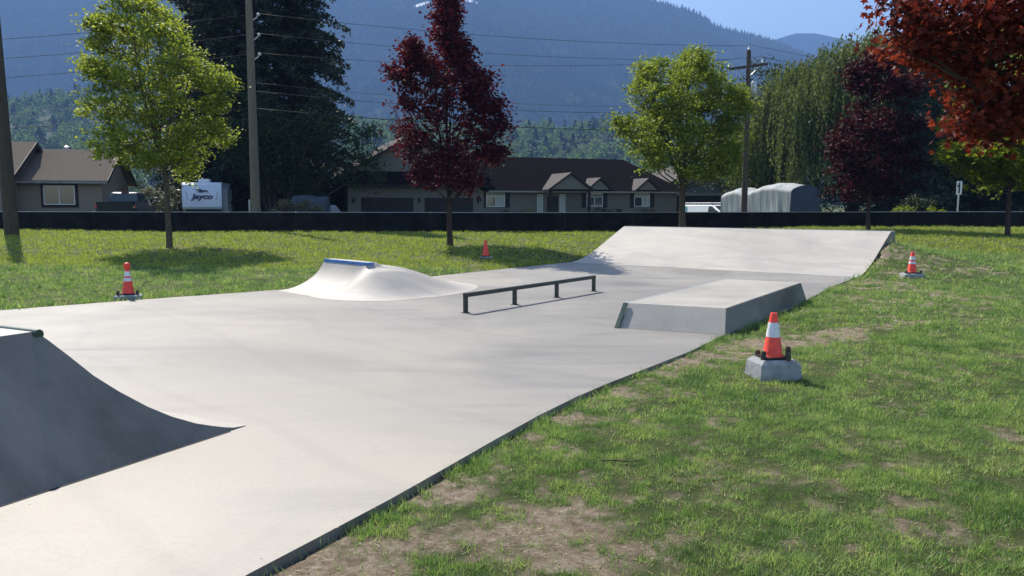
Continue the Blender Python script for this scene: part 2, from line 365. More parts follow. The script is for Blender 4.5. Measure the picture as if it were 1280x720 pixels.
m, nt, b = newmat('lawn_soil_and_turf')
at_ = nt.nodes.new('ShaderNodeAttribute'); at_.attribute_name = 'bare'
v = objvec(nt)
soil = ramp(nt, noise(nt, 14, 9, 0.8, v), [(0.33, (0.11, 0.08, 0.052)), (0.47, (0.22, 0.17, 0.12)), (0.66, (0.40, 0.33, 0.25))])
turf = ramp(nt, noise(nt, 3.0, 6, 0.7, v), [(0.3, (0.035, 0.055, 0.018)), (0.52, (0.065, 0.085, 0.028)), (0.75, (0.14, 0.125, 0.065))])
nt.links.new(mixc(nt, at_.outputs['Fac'], turf, soil), b.inputs['Base Color'])
b.inputs['Roughness'].default_value = 0.95; b.inputs['Specular IOR Level'].default_value = 0.1
bump(nt, b, noise(nt, 45, 6, 0.8, v), 1.0, 0.03)
gr = npmesh('ground', np.stack([X, Y, Z], -1).reshape(-1, 3), F, m, smooth=True)
gr['kind'] = 'structure'; gr['label'] = 'patchy park lawn with worn bare soil around the concrete'
at_ = gr.data.attributes.new('bare', 'FLOAT', 'POINT')
Bv = np.where((Y > 0) & (Y < 37) & (np.abs(X) < 40), bare(X, Y, SDG), 0)
at_.data.foreach_set('value', Bv.ravel().astype(np.float32))

# road behind the fence
rd = MB(); rd.poly([(-90, 41, -0.235), (90, 41, -0.235), (90, 49, -0.235), (-90, 49, -0.235)])
o = rd.build('road', M['asphalt']); o['kind'] = 'structure'
for i, p in enumerate(o.data.vertices): p.co.z = (-0.235 if p.co.x > 0 else 0.45)
bpy.data.objects.remove(o)
rx = np.linspace(-90, 90, 181); V = []
for yy in (41, 45, 49): V += [(a, yy, gz(a, yy) + 0.012) for a in rx]
V = np.array(V); n = len(rx); i0 = np.arange(n - 1)
o = npmesh('road', V, np.concatenate([np.stack([i0 + r * n, i0 + 1 + r * n, i0 + 1 + (r + 1) * n, i0 + (r + 1) * n], -1) for r in (0, 1)]), M['asphalt'])
o['kind'] = 'structure'; o['label'] = 'asphalt road behind the black fence'
V = []
for yy in (44.94, 45.06): V += [(a, yy, gz(a, yy) + 0.02) for a in rx]
o = npmesh('road_marking', np.array(V), np.stack([i0, i0 + 1, i0 + 1 + n, i0 + n], -1), M['yellow_line']); o['kind'] = 'structure'

# ------------------------------------------------------------------ the grass itself (nobody could count it)
def grass(name, boxes, m, label):
    P = []; H = []; W = []
    for (x0, x1, y0, y1, dens, h, wd) in boxes:
        n = int((x1 - x0) * (y1 - y0) * dens); p = rng.random((n, 2)) * [x1 - x0, y1 - y0] + [x0, y0]
        # four blades in ten stand together in small tufts
        nt_ = max(1, int(len(p) / 30)); tc = rng.random((nt_, 2)) * [x1 - x0, y1 - y0] + [x0, y0]
        tuft = rng.random(len(p)) < 0.4; ci = rng.integers(nt_, size=len(p))
        p = np.where(tuft[:, None], tc[ci] + rng.normal(size=p.shape) * (0.016 + wd * 1.6), p)
        # only where the view can reach
        k_ = (np.abs(p[:, 0]) < p[:, 1] * 0.80 + 1.2); p = p[k_]; tuft = tuft[k_]
        s = sdist(p[:, 0], p[:, 1]); bb = bare(p[:, 0], p[:, 1], s)
        thin = 0.5 * fbm(p[:, 0] * 3, p[:, 1] * 3, 3) + 0.5 * fbm(p[:, 0] * 11, p[:, 1] * 11, 2)
        keep = (s > 0.015) & (rng.random(len(p)) > bb * (0.985 - 0.09 * tuft[:len(bb)])) & (rng.random(len(p)) < 0.05 + 1.05 * sst(.30, .62, thin))
        p = p[keep]; s = s[keep]; th = thin[keep]; tf = tuft[keep]
        hh = h * (0.5 + 0.9 * rng.random(len(p))) * (0.45 + 1.1 * th) * (1 + 0.7 * np.exp(-np.maximum(s, 0) / 0.12)) * (1 + 0.75 * tf)
        P.append(np.column_stack([p, ground(p[:, 0], p[:, 1], s) - 0.004])); H.append(hh); W.append(np.full(len(p), wd) * (0.6 + 0.8 * rng.random(len(p))))
    P = np.concatenate(P); H = np.concatenate(H); W = np.concatenate(W); n = len(P)
    a = rng.random(n) * 2 * np.pi; l = rng.random(n) ** 1.2 * 1.15 * H; la = rng.random(n) * 2 * np.pi
    dx, dy = np.cos(a) * W / 2, np.sin(a) * W / 2
    V = np.empty((n, 3, 3)); V[:, 0] = P - np.column_stack([dx, dy, 0 * dx]); V[:, 1] = P + np.column_stack([dx, dy, 0 * dx])
    V[:, 2] = P + np.column_stack([np.cos(la) * l, np.sin(la) * l, H])
    o = npmesh(name, V.reshape(-1, 3), np.arange(3 * n).reshape(-1, 3), m)
    tag(o, label, 'grass', kind='stuff'); return n
ng = grass('grass', [(-1.6, 5.2, 2.6, 6.0, 15500, 0.021, 0.0042), (-0.8, 8.0, 6.0, 10.0, 7000, 0.025, 0.0065), (2, 13, 10.0, 16, 2400, 0.031, 0.011),
     (5, 18, 16, 22, 700, 0.045, 0.019)], M['blade'], 'short patchy grass blades growing on the lawn right of the slab')
ng += grass('grass', [(-16, 2, 11, 19.5, 1000, 0.045, 0.014)], M['blade'], 'greener grass strip along the far left edge of the slab')
ng2 = grass('grass', [(-19, 2, 19.3, 22, 700, 0.05, 0.018), (-26, 26, 22, 36.2, 260, 0.05, 0.03)], M['blade_pale'], 'sunlit grass between the concrete slab and the black fence')
print('blades', ng, ng2)
# clods, grit and dead clippings on the worn soil
n = 60000; p = rng.random((n, 2)) * [8.0, 8.0] + [-1.2, 2.8]; s_ = sdist(p[:, 0], p[:, 1]); bb = bare(p[:, 0], p[:, 1], s_)
kp = (s_ > .01) & (rng.random(n) < bb * .9 + .03) & (np.abs(p[:, 0]) < p[:, 1] * .8 + 1); p = p[kp]; s_ = s_[kp]; n = len(p)
r_c = .0015 + .006 * rng.random(n) ** 3.5
O = np.array([(1, 0, 0), (0, 1, 0), (-1, 0, 0), (0, -1, 0), (0, 0, .8), (0, 0, -.6)]); OF = np.array([(0, 1, 4), (1, 2, 4), (2, 3, 4), (3, 0, 4), (1, 0, 5), (2, 1, 5), (3, 2, 5), (0, 3, 5)])
V = np.column_stack([p, ground(p[:, 0], p[:, 1], s_)])[:, None] + (O[None] + .3 * rng.normal(size=(n, 6, 3))) * r_c[:, None, None]
o = npmesh('gravel', V.reshape(-1, 3), (OF[None] + (np.arange(n) * 6)[:, None, None]).reshape(-1, 3), mat('soil_clods', (0.24, 0.19, 0.14), .95, .5, 40)); tag(o, 'tiny clods and grit on the worn soil patches by the slab', 'gravel', kind='stuff')
n = 5200; p = rng.random((n, 2)) * [8.0, 7.0] + [-1.2, 2.8]; s_ = sdist(p[:, 0], p[:, 1]); kp = (s_ > -.05) & (np.abs(p[:, 0]) < p[:, 1] * .8 + 1); p = p[kp]; s_ = s_[kp]; n = len(p)
z_c = np.where(s_ > 0, ground(p[:, 0], p[:, 1], s_) + .006, .002); a = rng.random(n) * 6.28; l = .008 + .022 * rng.random(n)
P3c = np.column_stack([p, z_c]); dv = np.column_stack([np.cos(a) * l, np.sin(a) * l, rng.random(n) * .006]); wv = np.column_stack([-np.sin(a), np.cos(a), 0 * a]) * .0016
V = np.stack([P3c - dv - wv, P3c - dv + wv, P3c + dv], 1)
o = npmesh('clippings', V.reshape(-1, 3), np.arange(3 * n).reshape(-1, 3), mat('straw', (0.42, 0.36, 0.22), .9, .3, 30)); tag(o, 'dry straw coloured grass clippings scattered on the lawn', 'clippings', kind='stuff')
# ------------------------------------------------------------------ skatepark slab and obstacles
mb = MB(); mb.prism([(p[0], p[1]) for p in SLAB], 'z', -0.22, 0.0)
o = mb.build('concrete_slab', M['slab']); o['kind'] = 'structure'; o['label'] = 'smooth pale concrete skatepark slab with a raised near edge'

def shade_sides(o, zmax=0.75):
    # steep sides take a darker concrete than the tops, deepening their shade by colour
    o.data.materials.append(M['shaded_side'])
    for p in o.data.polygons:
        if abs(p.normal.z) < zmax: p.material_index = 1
shade_sides(o, 0.3)
# far bank ramp
q = empty('bank_ramp', (1.63, 22.19, 0), math.atan2(-0.609, 0.793), 'wide pale concrete bank ramp at the far end of the slab', 'skate ramp')
prof = [(0.0, 0.004), (0.35, 0.035), (0.7, 0.10), (1.05, 0.20), (1.4, 0.325), (1.8, 0.48), (2.3, 0.68), (2.8, 0.875), (2.95, 0.93), (3.0, 0.94)]
W_ = 7.6
# the panel joints of the bank are shallow saw cuts: five cast panels with a small gap
cuts = [0, 3.8, 7.6]
for i in range(2):
    mb = MB(); mb.prism(prof + [(3.45, 0.94), (3.45, -0.1), (0.0, -0.1)], 'x', cuts[i] + (0.0012 if i else 0), cuts[i + 1] - 0.0012 * (i == 0))
    o = mb.build('ramp_panel', M['ramp'], q); o.data.materials.append(M['shaded_side'])
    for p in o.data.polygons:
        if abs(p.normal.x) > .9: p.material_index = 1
mb = MB(); mb.box(0, W_, 3.0, 3.03, 0.942, 0.952); mb.build('lip', M['galv'], q)

# near quarter pipe, cut by the left frame edge
q = empty('quarter_pipe', (-1.96, 5.6, 0), math.atan2(-0.457, 0.889) + math.pi, 'nearest concrete quarter pipe with green coping and shaded side wall', 'skate ramp')
# local x runs away-left from the visible side wall, local y runs up the transition
pr_ = [(-.06, .004), (.05, .014), (.12, .033), (.21, .063), (.31, .100), (.455, .176), (.58, .264), (.71, .383), (.815, .50), (.90, .635), (.975, .745), (1.02, .80)]
H_ = pr_[-1][1]; BAT = 0.85      # the side wall leans in by BAT x height
mb = MB(); top = pr_ + [(3.6, H_)]
A_ = [mb.bm.verts.new((BAT * z, y, z)) for y, z in top]; Bq = [mb.bm.verts.new((4.2, y, z)) for y, z in top]
G1 = [mb.bm.verts.new((0, y, -.002)) for y, z in top]; G2 = [mb.bm.verts.new((4.2, y, -.002)) for y, z in top]
for k in range(len(top) - 1):
    mb.bm.faces.new((A_[k], A_[k + 1], Bq[k + 1], Bq[k])); mb.bm.faces.new((G1[k], G1[k + 1], A_[k + 1], A_[k]))
mb.bm.faces.new((G1[-1], G2[-1], Bq[-1], A_[-1])); mb.bm.faces.new((G1[0], A_[0], Bq[0], G2[0]))
o = mb.build('ramp_body', M['ramp'], q, True, 35); o.data.materials.append(M['shaded_side'])
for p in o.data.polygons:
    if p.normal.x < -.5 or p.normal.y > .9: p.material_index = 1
mb = MB(); mb.tube([(BAT * H_ - 0.03, 1.015, H_ - 0.018), (4.2, 1.015, H_ - 0.018)], 0.032, 14); mb.build('coping', M['green_steel'], q, True, 40)
mb = MB(); mb.box(-0.014, 0.0, 0.1, 3.6, -0.02, 0.003); mb.build('base_joint', M['rubber'], q)

# hump: little quarter with blue lip that rolls off to the right
e_ = np.array([0.725, 0.689]); n_ = np.array([0.689, -0.725]); P0 = np.array([-4.35, 14.78])
us = np.linspace(-0.15, 4.2, 110); vs = np.linspace(0.0, 3.2, 80)
U, Vv = np.meshgrid(us, vs)
def humph(U, Vv):
    du_l = np.maximum(0.98 - U, 0) / 1.05; du_r = np.maximum(U - 1.2, 0) / 2.1; dv = np.maximum(Vv - 1.45, 0) / 1.35
    left = U < 1.1
    du = np.where(left, du_l, du_r)
    d = np.sqrt(du ** 2 + dv ** 2)
    quarter = 1 - np.sqrt(np.clip(1 - np.clip(1 - d, 0, 1) ** 2 * 0.93, 0, 1))
    quarter = quarter / (1 - math.sqrt(0.07))
    roll = 1 - sst(0, 1.0, d) * 0.75 - 0.25 * np.clip(d, 0, 1)
    wt = np.maximum(sst(0.9, 1.8, U), sst(1.25, 1.85, Vv))
    ang = sst(0.0, 1.0, d)
    h = 0.55 * (quarter * (1 - wt) + (roll * 0.85 + 0.15 * quarter) * wt)
    h = np.where(d >= 1, 0, h)
    # shoulder: a second low swell to the right of the lip
    h = h + 0.05 * np.exp(-((U - 2.2) ** 2 + (Vv - 0.9) ** 2) / 0.5)
    return h * sst(1.12, 0.95, d) + 0.003
Hh = humph(U, Vv)
pos = P0 + U[..., None] * e_ + Vv[..., None] * n_
V = np.concatenate([pos, Hh[..., None]], -1).reshape(-1, 3)
idx = np.arange(V.shape[0]).reshape(U.shape)
F = np.stack([idx[:-1, :-1], idx[:-1, 1:], idx[1:, 1:], idx[1:, :-1]], -1).reshape(-1, 4)
keep = (Hh.reshape(-1)[F].max(1) > 0.0035); F = F[keep]
# back wall along the slab edge
nb = len(us); Vb = np.column_stack([P0 + us[:, None] * e_, np.full(nb, -0.1)]); base = len(V); V = np.concatenate([V, Vb])
i0 = np.arange(nb - 1); Fb = np.stack([base + i0, base + i0 + 1, i0 + 1, i0], -1)
q = empty('hump_ramp', (float(P0[0]), float(P0[1]), 0), 0, 'small rounded concrete hump with blue lip on the slab edge', 'skate ramp')
V = V - np.array([P0[0], P0[1], 0])
o = npmesh('hump_body', V, np.concatenate([F, Fb]), M['ramp'], q, True); o.data.set_sharp_from_angle(angle=R(38))
mb = MB()
ex = Vector((e_[0], e_[1], 0)); en = Vector((n_[0], n_[1], 0))
a0 = ex * 0.955; pts = [a0 + en * 0.0, a0 + en * 1.5]
def oriented(mb, o0, ax, ay, lx, ly, z0, z1):
    p = [o0, o0 + ax * lx, o0 + ax * lx + ay * ly, o0 + ay * ly]
    mb.plate([(c.x, c.y, z0) for c in p], (0, 0, z1 - z0))
oriented(mb, a0, ex, en, 0.05, 1.46, 0.50, 0.558); oriented(mb, a0 + en * 1.46, ex, en, 0.16, 0.03, 0.51, 0.558)
mb.build('lip', M['blue_steel'], q)

# grind rail
q = empty('grind_rail', (-0.69, 11.75, 0), math.atan2(2.98, 2.21), 'low dark green square-tube grind rail on four posts', 'rail')
L = 3.71
mb = MB(); mb.box(-0.03, L + 0.03, -0.03, 0.03, 0.235, 0.295, 0.004); mb.build('top_bar', M['black_steel'], q)
for t in (0.0, 1.23, 2.46, L):
    mb = MB(); mb.box(t - 0.028, t + 0.028, -0.028, 0.028, 0, 0.236, 0.003); pst = mb.build('post', M['black_steel'], q)
    mb = MB(); mb.box(t - 0.05, t + 0.05, -0.045, 0.045, 0.001, 0.008); mb.build('foot_plate', M['black_steel'], pst)

# ledge: battered low box
q = empty('manual_ledge', (0, 0, 0), 0, 'low rectangular concrete manual pad with a green steel edge beside the near cone', 'skate ledge')
B = [(1.36, 10.3), (2.63, 9.72), (4.97, 13.34), (3.72, 14.1)]
T = [(1.504, 10.52), (2.70, 9.97), (4.85, 13.30), (3.76, 13.99)]
q.location = (3.1, 11.8, 0)
off = Vector((-3.1, -11.8, 0))
mb = MB(); bv = [mb.bm.verts.new(Vector((x, y, -0.15)) + off) for x, y in B] + [mb.bm.verts.new(Vector((x, y, 0.003)) + off) for x, y in B] + [mb.bm.verts.new(Vector((x, y, 0.30)) + off) for x, y in T]
for f in ((3, 2, 1, 0), (8, 9, 10, 11)): mb.bm.faces.new([bv[i] for i in f])
for k in (0, 4):
    for i in range(4): j = (i + 1) % 4; mb.bm.faces.new((bv[k + i], bv[k + j], bv[k + 4 + j], bv[k + 4 + i]))
top_edges = [e for e in mb.bm.edges if e.verts[0] in bv[8:] and e.verts[1] in bv[8:]]
bmesh.ops.bevel(mb.bm, geom=top_edges, offset=0.008, segments=2, affect='EDGES')
o = mb.build('ledge_body', M['ledge'], q); o.data.materials.append(M['shaded_side'])
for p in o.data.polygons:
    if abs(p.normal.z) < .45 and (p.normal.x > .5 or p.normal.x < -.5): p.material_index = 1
def strip(a, b, wv, name, m):
    a, b, wv = Vector(a) + off, Vector(b) + off, Vector(wv)
    mb = MB(); mb.plate([a, b, b + wv, a + wv], (0, 0, 0.0065)); return mb.build(name, m, q)
mb = MB(); mb.plate([Vector((1.345, 10.29, 0.004)) + off, Vector((1.40, 10.262, 0.004)) + off, Vector((1.545, 10.485, 0.308)) + off, Vector((1.49, 10.508, 0.308)) + off], (-0.012, -0.02, 0))
mb.build('edge_angle', M['green_steel'], q)
o = strip((1.50, 10.53, 0.296), (3.755, 13.98, 0.296), (0.022, -0.014, 0), 'edge_angle', M['galv'])

# ------------------------------------------------------------------ cones on their concrete blocks
def block(name, x, y, w2, h, rz, label, lugs, chamf=0.18):
    z = gz(x, y) - 0.02
    q = empty(name, (x, y, z), rz, label, 'concrete block', 'concrete blocks under the traffic cones')
    mb = MB(); t = w2 - 0.06
    mb.bm.verts.ensure_lookup_table()
    A = [mb.bm.verts.new((sx * w2, sy * w2 * 0.85, -0.05)) for sx, sy in ((-1, -1), (1, -1), (1, 1), (-1, 1))]
    Bq = [mb.bm.verts.new((sx * (w2 - 0.02), sy * (w2 - 0.02) * 0.85, h * 0.82)) for sx, sy in ((-1, -1), (1, -1), (1, 1), (-1, 1))]
    Cq = [mb.bm.verts.new((sx * t, sy * t * 0.85, h)) for sx, sy in ((-1, -1), (1, -1), (1, 1), (-1, 1))]
    for P_, Q_ in ((A, Bq), (Bq, Cq)):
        for i in range(4): mb.bm.faces.new((P_[i], P_[(i + 1) % 4], Q_[(i + 1) % 4], Q_[i]))
    mb.bm.faces.new(A[::-1]); mb.bm.faces.new(Cq)
    bmesh.ops.bevel(mb.bm, geom=list(mb.bm.edges), offset=0.003, segments=1, affect='EDGES')
    bd = mb.build('block_body', M['cone_block'], q)
    for lx, ly, lh in lugs:
        mb = MB(); mb.lathe([(0.026, 0), (0.026, lh * 0.8), (0.020, lh)], (lx, ly, h - 0.004), 10); mb.build('lug', M['rust'], q, True, 40)
    return z + h
def cone(x, y, z, s, rz, label, bands, ball=False):
    q = empty('traffic_cone', (x, y, z), rz, label, 'traffic cone', 'orange traffic cones')
    mb = MB(); mb.box(-0.125 * s, 0.125 * s, -0.125 * s, 0.125 * s, 0.0, 0.022 * s, 0.006); mb.build('cone_base', M['rubber'], q)
    mb = MB(); mb.lathe([(0.108 * s, 0.0235 * s), (0.10 * s, 0.035 * s), (0.094 * s, 0.05 * s), (0.033 * s, 0.445 * s), (0.030 * s, 0.452 * s), (0.016 * s, 0.452 * s), (0.014 * s, 0.40 * s)], n=28)
    mb.build('cone_body', M['orange'], q, True, 35)
    for z0, z1 in bands:
        f = lambda zz: (0.094 - (zz - 0.05) / 0.395 * 0.061) * s + 0.002
        mb = MB(); mb.lathe([(f(z0) - 0.004, z0 * s), (f(z0), z0 * s + .001), (f(z1), z1 * s - .001), (f(z1) - 0.004, z1 * s)], n=28); mb.build('reflective_collar', M['reflect'], q, True, 35)
    if ball:
        mb = MB(); mb.lathe([(0.034 * s, 0.445 * s), (0.052 * s, 0.47 * s), (0.058 * s, 0.50 * s), (0.045 * s, 0.535 * s), (0.015 * s, 0.55 * s)], n=18); mb.build('cone_cap', M['orange'], q, True, 60)
    return q
lug = [(-0.15, -0.06, 0.10), (0.15, -0.03, 0.14), (0.10, -0.13, 0.10), (-0.13, 0.12, 0.08)]
zt = block('concrete_block', 2.50, 7.50, 0.215, 0.20, R(8), 'tall pale chamfered concrete block nearest the camera in the grass', [(-0.135, -0.07, 0.085), (0.145, 0.0, 0.11), (0.085, -0.125, 0.075), (-0.10, 0.13, 0.06)])
cone(2.49, 7.50, zt, 0.96, R(8), 'nearest orange cone with one wide white collar beside the ledge', [(0.215, 0.36)])
zt = block('concrete_block', -6.62, 13.65, 0.23, 0.10, R(20), 'low grey concrete block on the left lawn past the slab edge', [(-0.15, -0.1, 0.08), (0.15, -0.08, 0.08)])
cone(-6.62, 13.65, zt, 1.0, R(20), 'orange cone with knobbed top and two white collars on left lawn', [(0.23, 0.29), (0.315, 0.40)], True)
zt = block('concrete_block', 8.72, 17.3, 0.22, 0.10, R(-5), 'low grey concrete block on the lawn right of the far bank', [(-0.15, -0.1, 0.07), (0.15, -0.1, 0.07)])
cone(8.72, 17.3, zt, 1.02, R(-5), 'orange cone with two white collars right of the far bank', [(0.20, 0.255), (0.285, 0.36)])
zt = block('concrete_block', -0.74, 22.4, 0.20, 0.06, R(5), 'flat concrete block in the shade of the crimson maple', [])
cone(-0.74, 22.4, zt, 0.98, R(5), 'plain red cone without collars in the maple shade', [])

# ------------------------------------------------------------------ fence along the road
FX0, SP, NS = -34.2, 3.05, 23
q = empty('screened_fence', (0, 36.2, 0), 0, 'long low black windscreened fence with pale top rail along the lawn', 'fence')
def ftop(x): return 1.265 + 0.0018 * abs(x)
pm = None
for i in range(NS + 1):
    x = FX0 + i * SP; zb = gz(x, 36.2); zt = ftop(x)
    if pm is None:
        mb = MB(); mb.lathe([(0.03, -0.2), (0.03, 1.0)], n=8); pm = mb.build('post', M['galv'], q, True, 40)
        mb = MB(); mb.lathe([(0.032, 0), (0.032, 0.02), (0.012, 0.035)], n=8); cp = mb.build('post_cap', M['insul'], pm, True, 60); cp.location = (0, 0, 1.0)
        p_, c_ = pm, cp
    else:
        p_ = pm.copy(); C.objects.link(p_); p_.parent = q; c_ = cp.copy(); C.objects.link(c_); c_.parent = p_
    p_.location = (x, 0.06, zt - 1.03)
    if i < NS:
        x1 = x + SP; zb0, zb1, t0, t1 = gz(x + .02, 36.2) - .02, gz(x1, 36.2) - .02, ftop(x), ftop(x1)
        mb = MB(); N = 12; row = []
        for k in range(N + 1):
            f = k / N; zz = (zb0 + (zb1 - zb0) * f, (t0 + (t1 - t0) * f) - 0.03)
            off_ = 0.02 * math.sin(f * math.pi) * (random.random() - 0.3)
            row.append([mb.bm.verts.new((x + 0.001 + (SP - 0.002) * f, off_ * (1 - abs(2 * j / 4 - 1)), zz[0] + (zz[1] - zz[0]) * j / 4)) for j in range(5)])
        for a, b2 in zip(row, row[1:]):
            for j in range(4): mb.bm.faces.new((a[j], b2[j], b2[j + 1], a[j + 1]))
        mb.build('windscreen_panel', M['screen'], q)
        mb = MB(); mb.tube([(x, 0, t0 - 0.018), (x1, 0, t1 - 0.018)], 0.017, 6); mb.build('top_rail', M['galv'], q)

# ------------------------------------------------------------------ utility poles and wires
def pole(x, y, r0, r1, h, label, m, lean=(0, 0)):
    z = gz(x, y)
    q = empty('utility_pole', (x, y, z), 0, label, 'utility pole', 'wooden utility poles')
    pts = [(lean[0] * t, lean[1] * t, -0.4 + (h + 0.4) * t) for t in (0, .25, .5, .75, 1)]
    mb = MB(); mb.tube(pts, [r0 + (r1 - r0) * t for t in (0, .25, .5, .75, 1)], 16); mb.build('pole_shaft', m, q, True, 50)
    return q
q = pole(-19.75, 31.5, 0.27, 0.15, 14.5, 'tall dark wooden pole in the lawn in front of the fence', M['pole'], (-0.25, 0))
q = pole(-12.3, 38.4, 0.24, 0.15, 11.6, 'weathered pole with stacked side insulators before the dark conifers', M['pole2'], (0, 0))
zq = q.location.z
for zz in (10.42, 9.5, 8.6):
    mb = MB(); mb.tube([(0.1, 0, zz - zq - 0.25), (0.30, 0, zz - zq - 0.12), (0.42, 0, zz - zq)], 0.03, 8); br = mb.build('bracket', M['galv'], q, True, 60)
    mb = MB(); mb.lathe([(0.05, 0), (0.09, 0.03), (0.05, 0.06), (0.08, 0.09), (0.04, 0.14)], (0.42, 0, zz - zq - 0.02), 10); mb.build('insulator', M['insul'], br, True, 40)
mb = MB(); mb.tube([(-0.28, -0.02, -0.2), (-0.28, -0.02, 2.1)], 0.05, 8); mb.build('cable_guard', M['galv'], q, True, 50)
q = pole(13.35, 46.0, 0.19, 0.12, 10.5, 'far pole with a tilted crossarm beside the covered trailer', M['pole'], (0, 0))
zq = q.location.z
ca = MB(); ca.plate([(-1.15, 0.16, 9.42), (1.15, 0.16, 9.72), (1.15, 0.16, 9.86), (-1.15, 0.16, 9.56)], (0, 0.1, 0)); ca.build('crossarm', M['pole'], q)
for px_, pz in ((-1.05, 9.58), (0.85, 9.83), (0.0, 10.5)):
    mb = MB(); mb.lathe([(0.03, 0), (0.07, 0.08), (0.04, 0.12), (0.06, 0.16), (0.02, 0.24)], (px_, 0.2 if px_ else 0, pz), 10); mb.build('insulator', M['insul'], q, True, 40)
mb = MB(); mb.lathe([(0.14, 0), (0.16, 0.05), (0.16, 0.62), (0.12, 0.70)], (0.36, 0, 8.1), 14); mb.build('transformer', M['galv'], q, True, 40)
mb = MB(); mb.tube([(0, 0, 8.9), (-0.42, 0, 8.95), (-0.5, 0, 8.55)], 0.03, 6); mb.build('cutout_arm', M['rust'], q)
for dx in (-0.7, 0.7):
    mb = MB(); mb.tube([(dx, 0.13, 9.6 + 0.1 * dx), (0, 0.1, 9.0)], 0.018, 5); mb.build('arm_brace', M['galv'], q)

def wire(a, b, sag, r, label, n=22):
    a, b = Vector(a), Vector(b); pts = []
    for i in range(n + 1):
        t = i / n; p = a.lerp(b, t); p.z -= sag * 4 * t * (1 - t); pts.append(p)
    mb = MB(); mb.tube(pts, r * 0.72, 5); o = mb.build('power_line', M['wire'], None, True)
    tag(o, label, 'power line', 'overhead power lines'); return o
P2 = (-12.3, 38.4); P3 = (13.35, 46.0)
span = [((P2[0] + .42, P2[1], 10.5), (P3[0], P3[1], 10.5), .35, .016, 'top line from the stacked-insulator pole to the far pole tip'),
        ((P2[0] + .42, P2[1], 9.6), (P3[0] - 1.05, P3[1] + .2, 9.75), .35, .014, 'second line down between the two poles ending at the crossarm'),
        ((P2[0] + .42, P2[1], 8.7), (P3[0] + .85, P3[1] + .2, 9.95), .55, .014, 'third line down between the two poles ending at the crossarm'),
        ((P2[0] + .1, P2[1], 7.35), (P3[0], P3[1], 7.2), .45, .010, 'thin line below the insulators between the two poles'),
        ((P2[0] + .1, P2[1], 6.95), (P3[0], P3[1], 6.9), .45, .016, 'upper thick cable below the insulators between the two poles'),
        ((P2[0] + .1, P2[1], 6.15), (P3[0], P3[1], 5.8), .35, .024, 'lowest thickest cable between the two poles')]
for s in span: wire(*s)
LFT = (-60.0, 46.0)
for zz, za, sg, lb in ((10.5, 11.6, 1.3, 'top line running left from the stacked-insulator pole'), (9.6, 10.3, 1.2, 'second line running left from the stacked-insulator pole'),
                   (8.7, 9.0, 1.1, 'third line running left from the stacked-insulator pole'), (6.15, 6.0, .9, 'lowest cable running left from the stacked-insulator pole')):
    wire((P2[0] + (.42 if zz > 8 else -.1), P2[1], zz), (LFT[0], LFT[1], za), sg, .018, lb)
for zz, lb in ((10.6, 'top line running right from the far pole tip'), (9.9, 'crossarm line running right from the far pole')):
    wire((P3[0] + (.0 if zz > 10 else .85), P3[1] + .1, zz), (62, 66, zz + .3), 1.3, .014, lb)
# ------------------------------------------------------------------ trees
def rotrand(n, up=0.0):
    """n random orthonormal frames; up>0 tilts leaf normals towards +Z"""
    N_ = rng.normal(size=(n, 3)); N_[:, 2] = np.abs(N_[:, 2]) + up; N_ /= np.linalg.norm(N_, axis=1)[:, None]
    A = rng.normal(size=(n, 3)); A -= (A * N_).sum(1)[:, None] * N_; A /= np.linalg.norm(A, axis=1)[:, None]
    return A, np.cross(N_, A), N_
DIAMOND = (np.array([(0, -0.5, 0), (0.28, 0.05, 0.06), (0, 0.5, -0.05), (-0.28, 0.05, 0.06)]), [(0, 1, 2, 3)])
_t = []
for i in range(10):
    a = math.pi / 2 + i * math.pi / 5; r = (0.55 if i in (0, 2, 8) else 0.5 if i in (4, 6) else 0.26); 
    _t.append((r * math.cos(a), r * math.sin(a), 0.05 * (i % 2)))
PALM = (np.array([(0, 0, -0.02)] + _t), [(0, i + 1, (i + 1) % 10 + 1) for i in range(10)])
def leaves(name, P, size, tmpl, m, parent, up=0.6, frames=None, var=0.45):
    n = len(P); T_, Fc = tmpl; k = len(T_)
    A, Bx, N_ = frames if frames else rotrand(n, up)
    s = size * (1 - var / 2 + var * rng.random(n))
    V = P[:, None, :] + s[:, None, None] * (T_[None, :, 0, None] * A[:, None] + T_[None, :, 1, None] * Bx[:, None] + T_[None, :, 2, None] * N_[:, None])
    F = (np.array(Fc)[None] + (np.arange(n) * k)[:, None, None]).reshape(-1, len(Fc[0]))
    o = npmesh(name, V.reshape(-1, 3), F, m, parent); o['kind'] = 'stuff'; return o

